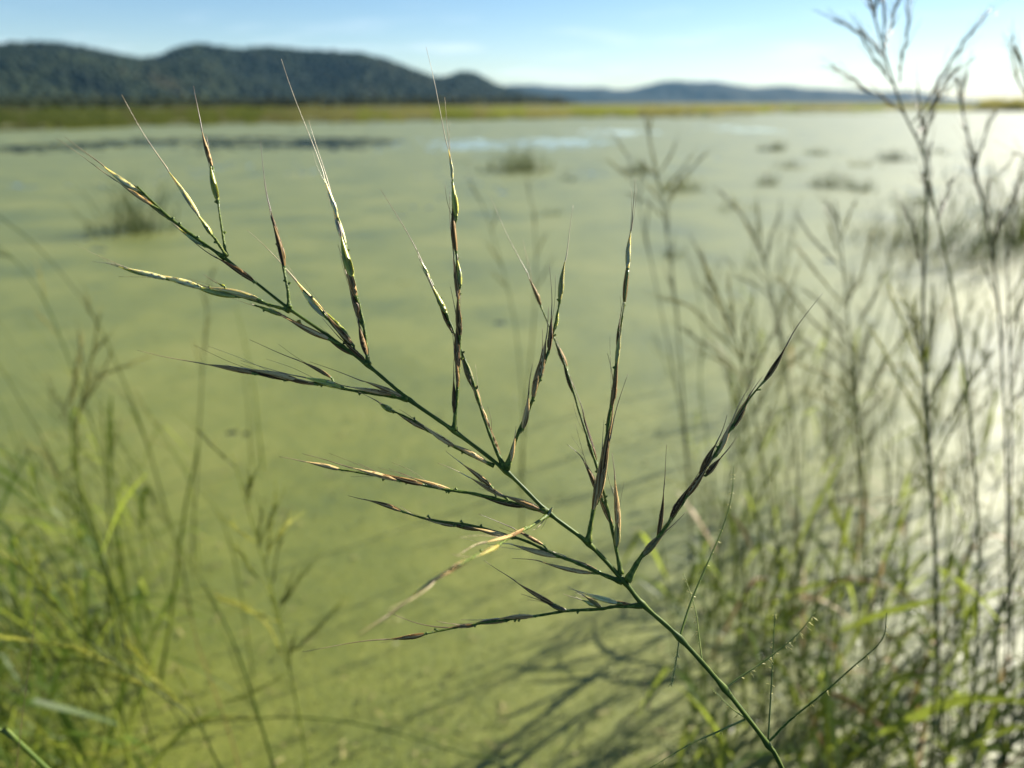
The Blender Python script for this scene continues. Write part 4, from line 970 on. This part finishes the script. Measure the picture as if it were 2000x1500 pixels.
# broad single leaves that stand out
def lone_leaf(label, pts, Y, w, mat=M_LEAF):
    q = [PY(x, y, Y) for x, y in pts]
    ft = Vector((q[0].x + 0.02, q[0].y, -0.04))
    root = thing('grass_plant', label, 'grass', (ft.x, ft.y, 0), 'single broad leaves')
    mb = MB(); mb.tube(catmull([ft, ft.lerp(q[0], .6), q[0]], 4), [0.002] * 9, n=6); mb.build('stem', M_BGSTEM, root)
    c = catmull(q, 5); N = len(c) - 1
    wd = [w * min(1, .35 + 2.2 * i / N) * (1 - (i / N) ** 3) + .0004 for i in range(N + 1)]
    mb = MB(); mb.ribbon(c, wd, (0.15, 0.35, 1.0), fold=.12); mb.build('leaf', mat, root)
lone_leaf('broad bright leaf lying level near the bottom right corner', [(1700, 1440), (1790, 1400), (1880, 1368), (1960, 1366), (2060, 1378)], 1.12, 0.022)
lone_leaf('pale arching leaf at right centre below the shining water', [(1520, 1175), (1570, 1150), (1620, 1138), (1690, 1140), (1790, 1160)], 1.6, 0.014)
lone_leaf('long leaf rising to the right across the stalks, lit along its edge', [(1640, 1232), (1720, 1200), (1800, 1178), (1900, 1160)], 1.25, 0.014)
lone_leaf('upright broad green leaf near the end of the sharp stalk', [(1640, 1500), (1622, 1400), (1610, 1310), (1600, 1240)], 0.95, 0.016)
lone_leaf('pale green leaf tip slanting up through the left stalks', [(200, 1080), (225, 1010), (255, 960), (292, 918)], 1.2, 0.010)
lone_leaf('rusty brown leaf tip low behind the right-hand branch', [(1470, 1075), (1450, 1035), (1425, 1000)], 1.7, 0.012, M_DRY)

# ------------------------------------------------------------------ tufts standing in the open water
def tuft(label, px, py, wpx, hpx, blades, seed, dark=0.6):
    r = random.Random(seed); c = PG(px, py)
    dep = c.y / ray(px, py).y
    W = wpx / F * dep * .5; H = hpx / F * dep
    root = thing('grass_tuft', label, 'grass tuft', (c.x, c.y, 0), 'grass tufts standing in the open water')
    mb = MB()
    for k in range(int(blades * 1.7)):
        low_ = k >= blades
        x = c.x + r.gauss(0, .55) * W; y = c.y + r.gauss(0, .5) * W
        h = H * r.uniform(.25, 1.0) * math.exp(-((x - c.x) / (W * 1.1)) ** 2)
        if low_: h *= .3
        ln = Vector((r.gauss(0, .28), r.gauss(0, .28), 1)) * h
        b0 = Vector((x, y, -.03)); w = max(0.0035, 0.0009 * dep) * r.uniform(.7, 1.4)
        pts = [b0, b0 + ln * .5, b0 + ln + Vector((ln.x * .35, ln.y * .35, -abs(ln.x) * .2))]
        a = r.uniform(0, 3.14)
        mb.ribbon(catmull(pts, 3), [w, w, w, w * .95, w * .8, w * .5, w * .05], (math.cos(a), math.sin(a), .1), fold=.15)
    o = mb.build('blades', M_TUFT, root); o['kind'] = 'stuff'
tuft('airy grass tuft with a dark foot, alone at the left below the open leads', 268, 452, 150, 160, 130, 31)
tuft('wide low island of reeds in the middle of the pond', 1010, 334, 150, 60, 170, 32)
tuft('small dark tuft beside the faint grey-green wild rice head', 1240, 338, 70, 32, 80, 33)
tuft('scattered tuft just nearer than the small dark one, behind the faint head', 1330, 372, 120, 40, 90, 34)
tuft('neat dark tuft, farthest in the middle distance', 1512, 294, 60, 28, 70, 35)
tuft('tiny tuft right of the farthest dark one', 1605, 302, 60, 22, 50, 36)
tuft('dark tuft just left of the tallest stalk, on the bright water', 1740, 314, 70, 32, 80, 37)
tuft('loose tuft left of the tall stalk, larger than its neighbours', 1625, 366, 90, 45, 90, 38)
tuft('thin sparse tuft between the faint head and the loose tuft', 1500, 362, 60, 45, 40, 39)
tuft('low tuft beside the loose one, close to the tall stalk', 1690, 374, 60, 36, 50, 40)
tuft('big dense reedy clump on the bright water at the right edge', 1905, 500, 330, 260, 230, 41)
tuft('ragged clump cut by the right edge behind the dark stalks', 2010, 470, 160, 170, 160, 42)
tuft('airy tuft left of the big dense clump, behind the tallest stalk', 1740, 470, 200, 110, 90, 44)
tuft('small flat tuft on dark water behind the crowded slanting head', 1310, 500, 60, 28, 50, 43)

for lab, a_, b_, c_, d_, e_ in (('faint low tuft right of the reedy island', 1110, 352, 60, 18, 30), ('low smear of grass left of the reedy island', 900, 320, 90, 14, 30), ('sparse tuft below the reedy island', 1080, 420, 70, 24, 30),
    ('sparse tuft behind the fan-shaped head', 1430, 410, 90, 30, 40), ('thin tuft just below the neat dark one', 1545, 330, 70, 30, 40), ('thin tuft beside the tiny one on bright water', 1680, 325, 80, 22, 40), ('loose low tuft beyond the airy right-hand one', 1790, 400, 110, 40, 60),
    ('small tuft far out behind the tallest stalk', 1830, 300, 80, 24, 40), ('short tuft right of the crowded slanting head', 1480, 520, 80, 30, 30), ('flat dark tuft in the middle of the empty water', 785, 552, 90, 16, 40), ('low tuft at the foot of the two slim reeds', 500, 850, 90, 22, 40)):
    tuft(lab, a_, b_, c_, d_, e_, int(a_ + b_))

# ------------------------------------------------------------------ haze over the valley
hb = MB()
for z in (-2.0, 150.0):
    for x, y in ((-7600, -7600), (7600, -7600), (7600, 7600), (-7600, 7600)):
        hb.v.append(Vector((x, y, z))); hb.uv.append((0, 0))
hb.f = [(3, 2, 1, 0), (4, 5, 6, 7), (0, 1, 5, 4), (1, 2, 6, 5), (2, 3, 7, 6), (3, 0, 4, 7)]; hb.m = [0] * 6
m, n, l = new_mat('valley_haze')
o_ = n.new('ShaderNodeOutputMaterial'); v_ = n.new('ShaderNodeVolumePrincipled')
v_.inputs['Color'].default_value = (0.20, 0.54, 0.90, 1); v_.inputs['Density'].default_value = 0.00004; v_.inputs['Anisotropy'].default_value = 0.0
l.new(v_.outputs[0], o_.inputs['Volume'])
haze = hb.build('haze', m, smooth=False)
tag(haze, 'thin blue haze in the air over the far hills', 'haze', kind='stuff')
